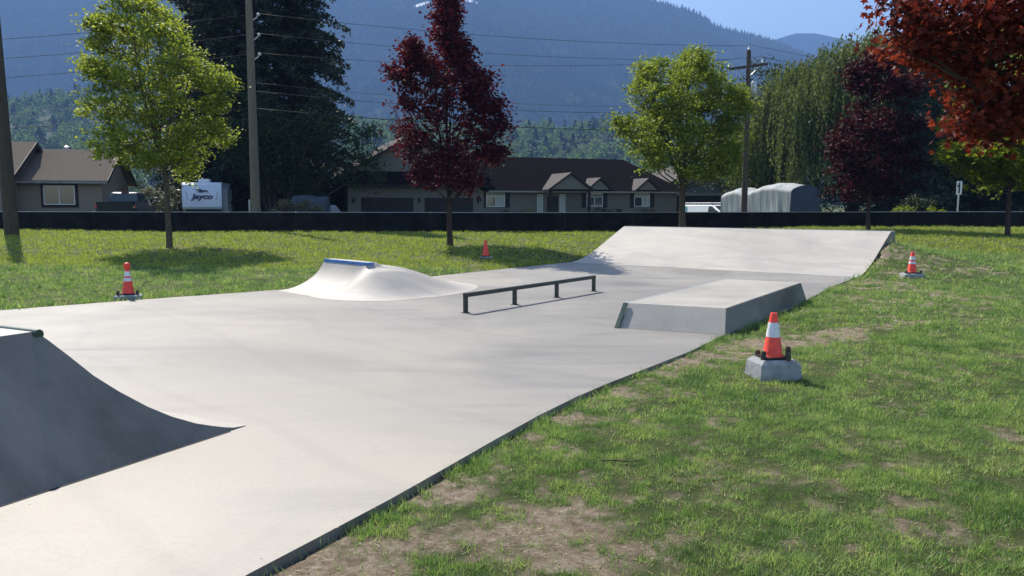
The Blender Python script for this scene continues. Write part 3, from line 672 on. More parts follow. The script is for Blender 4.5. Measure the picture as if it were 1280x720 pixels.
def tree(name, base, px0, s, blobs, m_leaf, m_bark, nleaf, lsize, label, cat='tree', trunk_r=0.13, fork=0.30, tmpl=DIAMOND, clump=0.26, group=None, depth=0.95, up=0.6, skip=0.0, rz=0.3):
    """blobs (px, py, r) sketch the crown on the tree's own upright plane: px0 = (x, y) of the foot, s = metres per unit"""
    x, y = base; z = gz(x, y)
    q = empty(name, (x, y, z), 0, label, cat, group)
    bl = []
    for (bx, by, br) in blobs:
        cx = (bx - px0[0]) * s; cz = (px0[1] - by) * s; r = br * s * 0.86
        bl.append((np.array([cx, rng.normal() * 0.15 * r, cz]), r))
    W = max(b[0][0] + b[1] for b in bl) - min(b[0][0] - b[1] for b in bl)
    # give the crown depth: push copies of the blobs fore and aft, smaller the further they go
    full = []
    cx_mean = np.mean([b[0][0] for b in bl])
    for c, r in bl:
        full.append((c, r, 1.0))
        edge = max(0.0, 1 - (abs(c[0] - cx_mean) / (W / 2)) ** 2)
        dd = depth * (W / 2) * math.sqrt(edge)
        k = int(dd / (r * 1.15))
        for i in range(1, k + 1):
            for sg in (-1, 1):
                yy = sg * i * dd / (k + 0.3)
                full.append((np.array([c[0] * (1 - 0.25 * i / (k + 1)) + rng.normal() * 0.2 * r, yy, c[2] - 0.12 * abs(yy) + rng.normal() * 0.25 * r]), r * (1 - 0.15 * rng.random()), 0.8))
    zmin = min(c[2] - r for c, r, _ in full); top = max(c[2] + r for c, r, _ in full)
    tm = MB(); hf = max(0.6, fork * top)
    tr = [(0, 0, -0.25), (0.02, 0, 0.1), (0.03 * trunk_r, 0, hf * 0.5), (0, 0.02, hf)]
    tm.tube(tr, [trunk_r * 1.6, trunk_r * 1.1, trunk_r * 0.9, trunk_r * 0.8], 12)
    tm.build('trunk', m_bark, q, True, 60)
    lm = MB()
    def limb(a, b, r0, r1):
        a, b = Vector(a), Vector(b); d = b - a; mid = a + d * 0.5 + Vector((d.x * 0.1, d.y * 0.1, -0.08 * d.length)) + Vector(np.random.default_rng(int(abs(b.x * 977 + b.z * 331))).normal(size=3) * 0.04 * d.length)
        lm.tube([a, a.lerp(mid, .5) + Vector((0, 0, 0.03 * d.length)), mid, b], [r0, r0 * 0.8, (r0 + r1) / 2, r1], 6)
    lead = Vector((0, 0, top - 0.4))
    topc = max(full, key=lambda t: t[0][2])[0]
    limb((0, 0, hf * 0.97), topc, trunk_r * 0.75, 0.012)
    clc = []
    mains = [f for f in full if f[2] == 1.0]
    for c, r, wgt in full:
        if wgt == 1.0:
            hs = hf + max(0, (c[2] - r - hf)) * 0.45 * rng.random(); f = (hs - hf) / max(0.5, topc[2] - hf)
            st = Vector((0, 0, hf * 0.98)).lerp(Vector(topc), f)
            rr = trunk_r * 0.36 * (0.5 + 0.5 * min(1, r / 1.0)) * (1 - 0.5 * f); limb(st, c, rr, 0.012)
        else:
            mc = min(mains, key=lambda t: np.linalg.norm(t[0] - c)); limb(mc[0] * np.array([1, 1, .97]), c, 0.018, 0.008)
        nc = max(4, int(12 * (r / 0.8) ** 2 * wgt))
        d = rng.normal(size=(nc, 3)); d /= np.linalg.norm(d, axis=1)[:, None]
        rad = r * (0.30 + 0.60 * rng.random(nc) ** 0.6)
        pts = c + d * rad[:, None]
        for p in pts[: max(2, nc // 4)]:
            lm.tube([Vector(c), (Vector(c) + Vector(p)) / 2 + Vector((0, 0, 0.05)), Vector(p)], [0.012, 0.008, 0.003], 4)
        clc.append(pts)
    lm.build('limbs', m_bark, q, True, 60)
    clc = np.concatenate(clc); clc = clc[rng.random(len(clc)) > skip]
    per = max(3, int(nleaf / len(clc)))
    j = rng.normal(size=(len(clc), per, 3)) * clump * (0.6 + 0.8 * rng.random((len(clc), 1, 1))) * np.array([1, 1, 0.5])
    P = (clc[:, None] + j).reshape(-1, 3)
    leaves('crown', P, lsize, tmpl, m_leaf, q, up)
    return q

tree('lime_green_tree', (-11.2, 26.0), (212, 310), 0.0263,
     [(130, 90, 12), (142, 97, 18), (152, 66, 16), (150, 42, 12), (172, 38, 22), (190, 12, 16), (200, 22, 22), (162, 112, 28), (205, 75, 42), (225, 48, 18), (250, 88, 28), (275, 98, 20), (288, 108, 14), (284, 128, 16), (200, 128, 48),
      (140, 140, 18), (160, 162, 26), (252, 140, 38), (275, 165, 16), (200, 172, 40), (238, 186, 26), (165, 186, 22), (212, 200, 20)],
     M['leaf_lime'], M['bark'], 30000, 0.125, 'lime green street tree on the left lawn casting a dark shadow', trunk_r=0.095, fork=0.28, clump=0.155, group='young street trees on the lawn')
tree('crimson_maple', (-2.12, 27.0), (562, 308), 0.0272,
     [(563, 4, 8), (562, 18, 11), (561, 36, 9), (558, 56, 13), (576, 66, 13), (518, 68, 9), (515, 80, 13), (545, 85, 20), (585, 82, 14), (512, 100, 20), (545, 105, 24), (572, 100, 22), (606, 106, 14), (600, 120, 18), (495, 98, 9), (508, 132, 20),
      (545, 140, 36), (590, 142, 32), (622, 134, 12), (630, 156, 12), (508, 160, 18), (612, 165, 20), (550, 180, 40), (598, 185, 28), (512, 190, 17), (625, 190, 10), (560, 212, 36), (590, 222, 20), (530, 215, 16)],
     M['leaf_red'], M['bark_dark'], 23000, 0.16, 'dark crimson pointed maple in front of the house garage doors', trunk_r=0.10, fork=0.16, clump=0.17, group='young street trees on the lawn')
tree('green_ash_tree', (7.02, 33.0), (852, 291), 0.0333,
     [(800, 88, 12), (797, 105, 18), (812, 120, 18), (768, 152, 12), (785, 160, 20), (800, 175, 22), (822, 150, 26), (855, 78, 12), (848, 95, 16), (872, 92, 18), (895, 105, 20), (880, 125, 26), (845, 125, 20), (915, 120, 13), (926, 134, 10),
      (850, 160, 40), (820, 190, 24), (885, 170, 32), (908, 150, 18), (895, 205, 18), (860, 200, 24), (910, 185, 16)],
     M['leaf_green'], M['bark'], 32000, 0.145, 'broad bright green tree rising behind the bank ramp', trunk_r=0.15, fork=0.22, clump=0.19, group='young street trees on the lawn')
tree('purple_maple', (14.8, 33.2), (1087, 291), 0.0335,
     [(1080, 88, 12), (1088, 105, 18), (1100, 125, 20), (1118, 115, 18), (1068, 158, 22), (1092, 165, 30), (1045, 185, 16), (1052, 205, 22), (1088, 205, 36), (1122, 195, 26), (1072, 232, 22), (1108, 235, 22), (1128, 160, 18)],
     M['leaf_purple'], M['bark_dark'], 15000, 0.18, 'dark purple maple in front of the weeping willow', trunk_r=0.09, fork=0.14, clump=0.20, group='young street trees on the lawn')
tree('yellow_green_maple', (18.0, 29.0), (1257, 302), 0.0294,
     [(1192, 198, 12), (1208, 190, 18), (1228, 184, 22), (1235, 208, 18), (1255, 195, 24), (1262, 220, 16), (1284, 224, 18), (1290, 190, 30), (1320, 175, 36), (1250, 150, 34), (1215, 150, 24), (1290, 130, 40), (1240, 110, 36), (1280, 85, 34), (1250, 55, 26), (1320, 110, 30)],
     M['leaf_yellow'], M['bark_dark'], 16000, 0.17, 'small yellow green maple by the fence at the right edge', trunk_r=0.085, fork=0.22, clump=0.23, tmpl=PALM, group='young street trees on the lawn')
# foreground copper maple whose left side reaches into the frame
tree('copper_red_maple', (8.65, 8.6), (1640, 440), 0.0086,
     [(1078 + 20, 10, 18), (1098, 38, 20), (1110, 60, 14), (1135, 30, 22), (1160, 52, 28), (1190, 40, 26), (1215, 75, 32), (1185, 100, 26), (1205, 130, 26), (1190, 150, 16), (1240, 130, 34), (1265, 70, 45), (1250, 20, 40), (1262, 142, 20), (1300, 95, 40),
      (1200, -5, 18), (1330, 60, 80), (1400, 0, 100), (1380, -110, 100), (1280, -60, 60), (1500, -60, 130), (1480, -190, 110), (1620, -120, 150), (1600, 30, 110), (1720, 0, 110), (1640, -240, 110), (1800, -120, 110)],
     M['leaf_copper'], M['bark_dark'], 12500, 0.086, 'near copper red maple hanging into the upper right corner', trunk_r=0.10, fork=0.20, clump=0.12, tmpl=PALM, depth=0.28, up=0.3)

def conifer(name, x, y, h, rad, label, nb, m=None, low=1.0, group=None, needle=0.34, droop=0.25):
    z = gz(x, y); q = empty(name, (x, y, z), 0, label, 'conifer tree', group)
    mb = MB(); mb.tube([(0, 0, -0.3), (0, 0, h * 0.5), (0, 0, h)], [h * 0.018, h * 0.011, 0.03], 10); mb.build('trunk', M['bark_dark'], q, True, 60)
    bm_ = MB(); P = []; A = []
    for i in range(nb):
        t = (i + rng.random()) / nb; zz = low + (h - low) * t; L_ = rad * (1 - t ** 1.25) * (0.62 + 0.5 * rng.random()) + 0.3
        if rng.random() < 0.1: L_ *= 1.2
        a = rng.random() * 2 * math.pi; d = np.array([math.cos(a), math.sin(a), 0])
        ns = int(34 + 26 * L_); s = rng.random(ns) ** 0.75
        up_ = 0.18 * (t - 0.3)
        c = np.array([0, 0, zz]) + d * (s * L_)[:, None] + np.array([0, 0, 1]) * ((up_ * s - droop * s ** 2) * L_)[:, None]
        side = np.cross(d, [0, 0, 1]); wd = (0.30 * L_) * (1 - s * 0.75)
        c = c + side * (rng.normal(size=ns) * wd * 0.6)[:, None]; c[:, 2] -= np.abs(rng.normal(size=ns)) * 0.28
        P.append(c)
        if i % 3 == 0: bm_.tube([Vector((0, 0, zz)), Vector(d * L_ * .5 + np.array([0, 0, zz + (up_ * .5 - droop * .25) * L_])), Vector(d * L_ * .9 + np.array([0, 0, zz + (up_ * .9 - droop * .81) * L_]))], [0.05, 0.035, 0.012], 4)
    bm_.build('boughs', M['bark_dark'], q)
    P = np.concatenate(P); leaves('needles', P, needle, (DIAMOND[0] * np.array([0.8, 1.25, 1]), DIAMOND[1]), m or M['needles'], q, 0.2)
    return q
G_ = 'tall dark conifers behind the houses and trailers'
conifer('conifer', -20.0, 58, 34, 5.3, 'largest shaggy dark conifer directly behind the stacked-insulator pole', 560, group=G_, droop=0.3)
conifer('conifer', -24.0, 64, 30, 4.4, 'dark conifer behind the white trailer left of the largest one', 420, group=G_)
conifer('conifer', -16.4, 61, 33, 5.0, 'dark conifer between the largest conifer and the house garage', 560, group=G_)
conifer('conifer', 27.6, 56, 16.5, 3.6, 'dark conifer behind the purple maple', 260, group=G_, droop=0.1)
conifer('conifer', 31.5, 58, 14.0, 3.8, 'dark conifer behind the white roadside sign', 260, group=G_, droop=0.1)
conifer('conifer', 36.0, 56, 15.0, 4.0, 'dark conifer behind the yellow green maple', 280, group=G_, droop=0.1)
conifer('conifer', 40.5, 60, 16.0, 4.2, 'dark conifer at the right edge behind the yellow green maple', 260, group=G_, droop=0.1)

# weeping willow
def willow(x, y, h, rad, label):
    z = gz(x, y); q = empty('weeping_willow', (x, y, z), 0, label, 'willow tree')
    mb = MB(); mb.tube([(0, 0, -.3), (0.1, 0, 2), (0, 0, 4)], [0.6, 0.42, 0.38], 12); mb.build('trunk', M['bark'], q, True, 60)
    lm = MB(); tops = []
    for i in range(64):
        a = rng.random() * 6.283; rr = rad * math.sqrt(rng.random()) * 0.93; hh = h * (1 - 0.42 * (rr / rad) ** 2) * (0.80 + 0.20 * rng.random())
        p = Vector((rr * math.cos(a), rr * math.sin(a), hh)); tops.append((p, rr))
        lm.tube([Vector((0, 0, 3.9)), Vector((p.x * .4, p.y * .4, 3.9 + (hh - 3.9) * .6)), p], [0.16, 0.10, 0.03], 6)
    lm.build('limbs', M['bark'], q, True, 60)
    P = []; A = []; sm = MB()
    for i in range(4300):
        p, rr = tops[rng.integers(len(tops))]; o_ = rng.normal(size=3) * np.array([0.7, 0.7, 0.45])
        st = np.array(p) + o_;  ln = (1.5 + 6.0 * rng.random()) * (0.5 + 0.7 * (rr / rad)); ln = min(ln, st[2] - 2.2)
        if ln < 0.5: continue
        n = int(ln / 0.13); t = np.arange(n) / max(1, n - 1)
        out = st[:2] / (np.linalg.norm(st[:2]) + 1e-6)
        c = st + np.column_stack([out[0] * 0.5 * np.sqrt(t), out[1] * 0.5 * np.sqrt(t), -ln * t]); c += rng.normal(size=c.shape) * 0.07
        P.append(c)
    P = np.concatenate(P); n = len(P)
    Bx = np.column_stack([rng.normal(size=n) * .35, rng.normal(size=n) * .35, -np.ones(n)]); Bx /= np.linalg.norm(Bx, axis=1)[:, None]
    A = rng.normal(size=(n, 3)); A -= (A * Bx).sum(1)[:, None] * Bx; A /= np.linalg.norm(A, axis=1)[:, None]
    leaves('strands', P, 0.27, (DIAMOND[0] * np.array([0.85, 1, 1]), DIAMOND[1]), M['leaf_willow'], q, frames=(A, Bx, np.cross(A, Bx)))
    return q
willow(27.2, 64, 14.8, 8.0, 'big weeping willow behind the covered trailer')

def loose(name, x, y, z, blobs, m, nleaf, ls, label, cat, group=None, clump=0.3, up=.6):
    """shrub or background tree: blobs (x, y, z, r) in metres about its foot"""
    q = empty(name, (x, y, z), 0, label, cat, group)
    lm = MB(); pts = []
    for bx, by, bz, r in blobs:
        lm.tube([Vector((bx * .1, by * .1, -0.1)), Vector((bx * .5, by * .5, bz * .5)), Vector((bx, by, bz))], [0.05 + 0.02 * bz, 0.04 + .01 * bz, 0.02], 5)
        nc = max(6, int(16 * r * r)); d = rng.normal(size=(nc, 3)); d /= np.linalg.norm(d, axis=1)[:, None]
        pts.append(np.array([bx, by, bz]) + d * (r * (0.4 + 0.6 * rng.random((nc, 1)) ** .5)))
    lm.build('stems', M['bark_dark'], q)
    pts = np.concatenate(pts); per = max(3, int(nleaf / len(pts)))
    P = (pts[:, None] + rng.normal(size=(len(pts), per, 3)) * clump * np.array([1, 1, .7])).reshape(-1, 3); P[:, 2] = np.maximum(P[:, 2], 0.02)
    leaves('foliage', P, ls, DIAMOND, m, q, up); return q
GB = 'background broadleaf trees'
loose('background_tree', -15.3, 51.5, .2, [(-1.5, 0, 4.5, 1.8), (0, .5, 5.5, 2), (2, 0, 4.6, 1.8), (3.6, 1, 4, 1.4), (0, 0, 3, 1.6), (2, 0, 2.6, 1.4), (5.5, 1, 5.5, 1.4), (5.8, 0, 3.4, 1.3), (-1, 0, 7, 1.6), (3, 0, 6.8, 1.6)], M['leaf_dark'], 15000, 0.2, 'dark broadleaf tree filling the gap behind the pole and shrub', 'tree', GB)
loose('background_tree', -23.5, 63, .4, [(-2, 0, 3, 2), (1, 0, 4, 2.2), (3, 0, 3, 2), (0, 0, 2, 1.6), (-5, 1, 3, 2)], M['leaf_dark'], 8000, 0.2, 'dull green tree between the pickup house and the white trailer', 'tree', GB)
loose('background_tree', 21.6, 70, .1, [(-1.5, 0, 9, 2.6), (1.5, 0, 10.5, 2.6), (0, 0, 12, 2.0), (-2, 0, 6, 2.6), (2, 0, 7, 2.6), (0, 0, 4, 2.5), (-3.5, 0, 4.5, 2.2)], M['leaf_dark'], 16000, 0.22, 'dark green tree behind the far utility pole and covered trailer', 'tree', GB)
loose('background_tree', 19.2, 66, .1, [(0, 0, 3.4, 1.5), (-1, 0, 4.8, 1.4), (1, 0, 5.6, 1.6), (0, 0, 7, 1.4)], M['leaf_green'], 7000, 0.2, 'green tree showing between the bright tree and the covered trailer', 'tree', GB)
loose('background_tree', 36.5, 66, .1, [(-3, 0, 7, 3), (0, 0, 9, 3.2), (3, 0, 7, 3), (0, 0, 4, 3), (-5, 0, 4, 2.6), (6, 0, 6, 3)], M['leaf_dark'], 14000, 0.25, 'dark tree behind the row of right-hand conifers', 'tree', GB)
loose('hedge', 25.5, 60, -.1, [(-4 + i * 1.5, (i % 2) * .8, 1.5 + (i * 37 % 5) * .35, 1.5) for i in range(13)], M['leaf_dark'], 14000, .2, 'long dark hedge below the willow and the right-hand conifers', 'hedge', None, .35)
GS = 'garden shrubs beyond the fence'
loose('shrub', -12.05, 44.5, .1, [(-.6, 0, 1.2, .5), (.2, 0, 1.35, .6), (.9, 0, 1.15, .5)], M['leaf_shrub'], 2600, 0.12, 'straw-tipped shrub in front of the blue grey covered load', 'shrub', GS, .14)
loose('shrub', 20.9, 41, -.25, [(-1.2, 0, 1.3, .45), (-.3, 0, 1.4, .45), (.7, 0, 1.35, .4)], M['leaf_yellow'], 1800, 0.10, 'sunlit low shrub left of the roadside sign', 'shrub', GS, .12)
loose('shrub', 22.3, 44, -.25, [(-.4, 0, 1.6, .6), (.2, 0, 2.2, .6), (0, 0, 1.0, .6)], M['leaf_dark'], 2200, 0.12, 'dull shrub just behind the roadside sign', 'shrub', GS, .16)
loose('hedge', -21.2, 52.5, .4, [(-1.6, 0, .9, .8), (-.5, 0, 1.1, .8), (.7, 0, 1.0, .8), (1.7, 0, 1.1, .8), (-2.6, 0, 1.4, .9), (-1, 0, 1.8, .6)], M['leaf_shrub'], 5200, 0.14, 'pale speckled hedge between the black pickup and the shed', 'hedge', GS, .16)
# ------------------------------------------------------------------ houses beyond the road
def gable_roof(mb, x0, x1, y0, y1, ze, zr, t=0.14, yr=None):
    """ridge along x; two thick plates"""
    yr = (y0 + y1) / 2 if yr is None else yr
    mb.plate([(x0, y0, ze), (x1, y0, ze), (x1, yr, zr), (x0, yr, zr)], (0, 0, -t))
    mb.plate([(x0, y1, ze), (x0, yr + .002, zr), (x1, yr + .002, zr), (x1, y1, ze)], (0, 0, -t))
def gable_roof_y(mb, x0, x1, y0, y1, ze, zr, t=0.12, xr=None):
    xr = (x0 + x1) / 2 if xr is None else xr
    mb.plate([(x0, y0, ze), (xr, y0, zr), (xr, y1, zr), (x0, y1, ze)], (0, 0, -t))
    mb.plate([(x1, y0, ze), (x1, y1, ze), (xr + .002, y1, zr), (xr + .002, y0, zr)], (0, 0, -t))
def window(h, x0, x1, z0, z1, y, style=0, shutters=True, frame=M['white']):
    """style 0: transom over two lights; 1: two lights. In front of a wall at y."""
    t = 0.05
    mb = MB(); mb.box(x0, x1, y - .04, y + .02, z0, z0 + t).box(x0, x1, y - .04, y + .02, z1 - t, z1).box(x0, x0 + t, y - .04, y + .02, z0 + t, z1 - t).box(x1 - t, x1, y - .04, y + .02, z0 + t, z1 - t)
    zt = z1 - (z1 - z0) * .32 if style == 0 else z1 - t; xm = (x0 + x1) / 2
    if style == 0: mb.box(x0 + t, x1 - t, y - .038, y + .01, zt, zt + t)
    mb.box(xm - .025, xm + .025, y - .036, y + .01, z0 + t, zt)
    w_ = mb.build('window', frame, h)
    def pane(a, b, c, d, m=M['glass']):
        k = MB(); k.box(a, b, y - .008, y + .004, c, d); k.build('pane', m, w_)
    pane(x0 + t, xm - .025, z0 + t, zt); pane(xm + .025, x1 - t, z0 + t, zt, M['curtain'] if shutters and style == 0 and x0 != 19.8 else M['glass'])
    if style == 0: pane(x0 + t, x1 - t, zt + t, z1 - t, M['curtain'] if x0 != 19.8 else M['glass'])
    if shutters:
        for a, b in ((x0 - .42, x0 - .06), (x1 + .06, x1 + .42)):
            k = MB(); k.box(a, b, y - .05, y - .001, z0 - .08, z1 + .05)
            s_ = k.build('shutter', M['shutter'], h)
    return w_

# --- long middle house
A20 = R(20)
h = empty('house', (-12.3, 60.0, 0.1), A20, 'long low brown roofed bungalow with three front gables and a double garage', 'house', 'houses beyond the fence')
Z0 = 0.1
def hz(z): return z - Z0
mb = MB(); mb.box(0, 10.7, 0, 11, -0.6, hz(3.05)).box(10.7, 28.5, 0.25, 11, -0.6, hz(2.72)).box(-4.5, 0, 2.6, 10, -0.6, hz(2.9))
mb.prism([(0, hz(3.05)), (10.7, hz(3.05)), (10.7, hz(3.9)), (5.35, hz(7.0)), (0, hz(3.9))], 'y', 0.5, 10.8)
mb.build('wall', M['greysid'], h)
# main roof with a hipped right end
mb = MB(); ye0, ye1, yr = -0.45, 11.6, 5.6
ze, zr = hz(2.75), hz(5.75)
mb.plate([(10.9, ye0, ze), (29.1, ye0, ze), (26.0, yr, zr), (6.0, yr, zr), (6.0, ye0 + 4, ze + 2)], (0, 0, -.14))
mb.plate([(29.1, ye0, ze), (29.1, ye1, ze), (26.0, yr, zr)], (0, 0, -.14))
mb.plate([(29.1, ye1, ze), (6.0, ye1, ze), (6.0, yr, zr), (26.0, yr, zr)], (0, 0, -.14))
mb.build('roof', M['shingle_brown'], h)
mb = MB(); mb.box(10.95, 29.05, ye0 - .09, ye0 - .005, ze - .16, ze - .03); mb.build('gutter', M['gutter'], h)
# garage gable
mb = MB(); gable_roof_y(mb, -0.75, 11.45, -0.35, 11.5, hz(3.6), hz(7.2)); mb.build('roof', M['shingle_grey'], h)
mb = MB()
for sgn, xe in ((1, -0.78), (-1, 11.48)):
    mb.plate([(xe, -0.40, hz(3.42)), (5.35, -0.40, hz(7.04)), (5.35, -0.40, hz(7.22)), (xe, -0.40, hz(3.62))], (0, .05, 0))
mb.build('bargeboard', M['fascia'], h)
mb = MB(); mb.plate([(-0.3, -0.8, hz(3.1)), (11.0, -0.8, hz(3.1)), (11.0, .45, hz(4.15)), (-0.3, .45, hz(4.15))], (0, 0, -.1)); mb.build('roof', M['shingle_brown'], h)
mb = MB(); mb.box(-.3, 11.0, -.86, -.8, hz(2.98), hz(3.09)); mb.build('fascia_board', M['fascia'], h)
mb = MB(); gable_roof(mb, -5.2, -0.8, 2.0, 10.4, hz(2.9), hz(5.0)); mb.build('roof', M['fascia'], h)
for a, b2 in ((1.0, 5.0), (5.9, 9.8)):
    mb = MB(); mb.box(a, b2, -.05, -.004, -.3, hz(2.15)); d_ = mb.build('garage_door', M['garage'], h)
    for k in range(4):
        mb = MB(); mb.box(a + .06, b2 - .06, -.07, -.052, -.3 + k * .6 + .04, -.3 + k * .6 + .56 if k < 3 else hz(2.12)); mb.build('door_panel', M['garage'], d_)
for u in (.45, 5.45, 10.2):
    mb = MB(); mb.lathe([(.03, 0), (.07, .06), (.09, .3), (.03, .38)], (u, -.12, hz(1.75)), 8).box(u - .03, u + .03, -.12, -.003, hz(1.95), hz(2.0)); mb.build('wall_lamp', M['fascia'], h)
window(h, 10.98, 12.55, hz(1.45), hz(2.6), 0.23)
window(h, 19.8, 21.3, hz(1.45), hz(2.6), 0.23); window(h, 24.3, 25.8, hz(1.45), hz(2.6), 0.23)
def fgable(x0, xm, x1, ze_, zp, y0, y1, m=M['shingle_grey']):
    k = MB(); gable_roof_y(k, x0, x1, y0, y1, hz(ze_), hz(zp), .10, xm); k.build('roof', m, h)
    k = MB(); k.prism([(x0 + .25, hz(ze_)), (x1 - .25, hz(ze_)), (xm, hz(zp) - .18)], 'y', y0 + .22, y1 - .4); k.build('gable', M['greysid'], h)
    k = MB()
    k.plate([(x0, y0 - .03, hz(ze_) - .15), (xm, y0 - .03, hz(zp) - .13), (xm, y0 - .03, hz(zp) + .02), (x0, y0 - .03, hz(ze_) + .01)], (0, .028, 0))
    k.plate([(x1, y0 - .03, hz(ze_) - .15), (xm + .002, y0 - .03, hz(zp) - .13), (xm + .002, y0 - .03, hz(zp) + .02), (x1, y0 - .03, hz(ze_) + .01)], (0, .028, 0))
    k.build('bargeboard', M['fascia'], h)
fgable(15.6, 17.6, 19.6, 2.85, 4.2, -1.6, 3.4)
fgable(19.3, 20.55, 21.8, 2.85, 3.85, -.9, 2.2); fgable(23.8, 25.05, 26.3, 2.85, 3.85, -.9, 2.2)
for u in (15.9, 19.3):
    mb = MB(); mb.box(u - .09, u + .09, -1.45, -1.27, -.4, hz(2.8)); mb.build('porch_post', M['fascia'], h)
mb = MB(); mb.box(16.25, 17.2, .16, .246, -.3, hz(2.3)); mb.build('door', M['garage'], h)
for u in (15.35, 17.35):
    mb = MB(); mb.box(u, u + .5, .19, .246, hz(.7), hz(2.45)); s_ = mb.build('side_window', M['white'], h)
    mb = MB(); mb.box(u + .05, u + .45, .18, .189, hz(.75), hz(2.4)); mb.build('pane', M['curtain'], s_)
for u in (1.9, 2.6, 4.1):
    mb = MB(); mb.box(u - .12, u + .12, 5, 5.4, hz(7.2 - .59 * (5.35 - u)) - .05, hz(7.2 - .59 * (5.35 - u)) + .22); mb.build('roof_vent', M['galv'], h)
c20, s20 = math.cos(A20), math.sin(A20)
def hw(u, v): return (-12.3 + u * c20 - v * s20, 60 + u * s20 + v * c20)
for u, r, lb, mm in ((20.2, .75, 'round dark bush under the middle window of the long bungalow', 'leaf_dark'), (21.5, .7, 'dark bush at the right foot of the long bungalow middle window', 'leaf_dark'), (25.0, .6, 'pale flowering bush under the rightmost window of the bungalow', 'leaf_shrub'),
                 (13.9, .5, 'small pale green bush right of the bungalow garage window', 'leaf_yellow'), (11.6, .45, 'dark bush under the bungalow window beside the garage', 'leaf_dark')):
    p = hw(u, -1.2); loose('bush', p[0], p[1], .1, [(-.4, 0, .7, r * .6), (.3, 0, .85, r * .6), (0, 0, .5, r * .7)], M[mm], 1500, .12, lb, 'bush', GS, .13)

# --- grey house right of it
h = empty('house', (14.6, 76, 0.1), A20 * 0.6, 'grey gabled house with dark carport behind the white van', 'house', 'houses beyond the fence')
mb = MB(); mb.prism([(0, -.6), (6.4, -.6), (6.4, 3.1), (3.2, 5.1), (0, 3.1)], 'y', .4, 9).build('wall', M['greysid2'], h)
mb = MB(); gable_roof_y(mb, -.6, 7.0, -.1, 9.4, 3.0, 5.35); mb.build('roof', M['shingle_grey'], h)
mb = MB(); mb.box(.4, 6.1, .3, .39, -.5, 2.35); mb.build('carport_opening', M['fascia'], h)
mb = MB(); mb.box(.2, 6.3, .2, .29, 2.38, 2.62); mb.build('header_beam', M['gutter'], h)
# --- taupe house at the left
A15 = math.atan2(0.267, 0.964)
h = empty('house', (-23.7, 47.0, 0.45), A15, 'taupe bungalow with tan shingle roof at the left edge', 'house', 'houses beyond the fence')
mb = MB(); mb.box(-6, -0.42, .55, 8.6, -.5, 2.45)
mb.prism([(.55, 2.45), (8.6, 2.45), (4.6, 4.2)], 'x', -6, -.42)
mb.build('wall', M['taupe'], h)
mb = MB(); gable_roof(mb, -6.2, 0, 0, 9.2, 2.55, 4.62); mb.build('roof', M['shingle_tan'], h)
mb = MB()
for ya, yb, s_ in ((-0.0, 4.6, 1), (9.2, 4.6, -1)):
    mb.plate([(.004, ya, 2.36), (.004, yb, 4.43), (.004, yb, 4.63), (.004, ya, 2.56)], (.04, 0, 0))
mb.build('bargeboard', M['fascia'], h)
mb = MB(); mb.box(-6, 0, -.08, -.004, 2.38, 2.5); mb.build('gutter', M['gutter'], h)
mb = MB(); mb.box(-16, -4.75, -1.3, 8.6, -.5, 2.5); mb.prism([(-1.3, 2.5), (8.6, 2.5), (3.3, 4.55)], 'x', -16, -4.75); mb.build('wall', M['taupe'], h)
mb = MB(); gable_roof(mb, -17, -4.45, -1.95, 8.6, 2.5, 4.95, yr=3.3); mb.build('roof', M['shingle_tan'], h)
mb = MB()
for ya, yb, za in ((-1.95, 3.3, 2.5), (8.6, 3.3, 2.5)):
    mb.plate([(-4.446, ya, za - .28), (-4.446, yb, 4.62), (-4.446, yb, 4.96), (-4.446, ya, za + .01)], (.05, 0, 0))
mb.build('bargeboard', M['fascia'], h)
mb = MB(); mb.box(-3.65, -1.7, .5, .546, 1.0, 2.40); mb.build('window_surround', M['fascia'], h)
window(h, -3.5, -1.85, 1.15, 2.28, .49, 1, False)
mb = MB(); mb.lathe([(.12, 0), (.12, .25), (.18, .28), (.02, .36)], (-3.2, 4.9, 4.5), 10); mb.build('roof_vent', M['galv'], h, True, 40)
# --- shed left of the trailer
h = empty('shed', (-22.0, 58.0, 0.4), 0, 'small dark shed with sloping roof left of the white trailer', 'shed')
mb = MB(); mb.prism([(-1.6, -.3), (2.2, -.3), (2.2, 2.6), (-1.6, 1.9)], 'y', 0, 3).build('wall', M['taupe'], h)
mb = MB(); mb.plate([(-2.0, -.3, 1.85), (2.4, -.3, 2.75), (2.4, 3.3, 2.75), (-2.0, 3.3, 1.85)], (0, 0, .12)).build('roof', M['fascia'], h)

# ------------------------------------------------------------------ vehicles
def wheel(parent, x, y, r, w_=0.22):
    mb = MB(); n = 22
    prof = [(r * .62, -w_ / 2), (r * .95, -w_ / 2), (r, -w_ / 2 + .03), (r, w_ / 2 - .03), (r * .95, w_ / 2), (r * .62, w_ / 2)]
    rings = [[mb.bm.verts.new((x + q_, y + rr * math.cos(2 * math.pi * i / n), r + rr * math.sin(2 * math.pi * i / n))) for i in range(n)] for rr, q_ in prof]
    for A, B2 in zip(rings, rings[1:]):
        for i in range(n): mb.bm.faces.new((A[i], A[(i + 1) % n], B2[(i + 1) % n], B2[i]))
    mb.bm.faces.new(rings[0]); mb.bm.faces.new(rings[-1][::-1])
    o = mb.build('wheel', M['rubber'], parent, True, 40)
    mb = MB()
    sx = 1 if x > 0 else -1
    mb.prism([(y + r * .6 * math.cos(2 * math.pi * i / 14), r + r * .6 * math.sin(2 * math.pi * i / 14)) for i in range(14)], 'x', x + sx * w_ / 2, x + sx * (w_ / 2 + .02)); mb.build('rim', M['galv'], o)
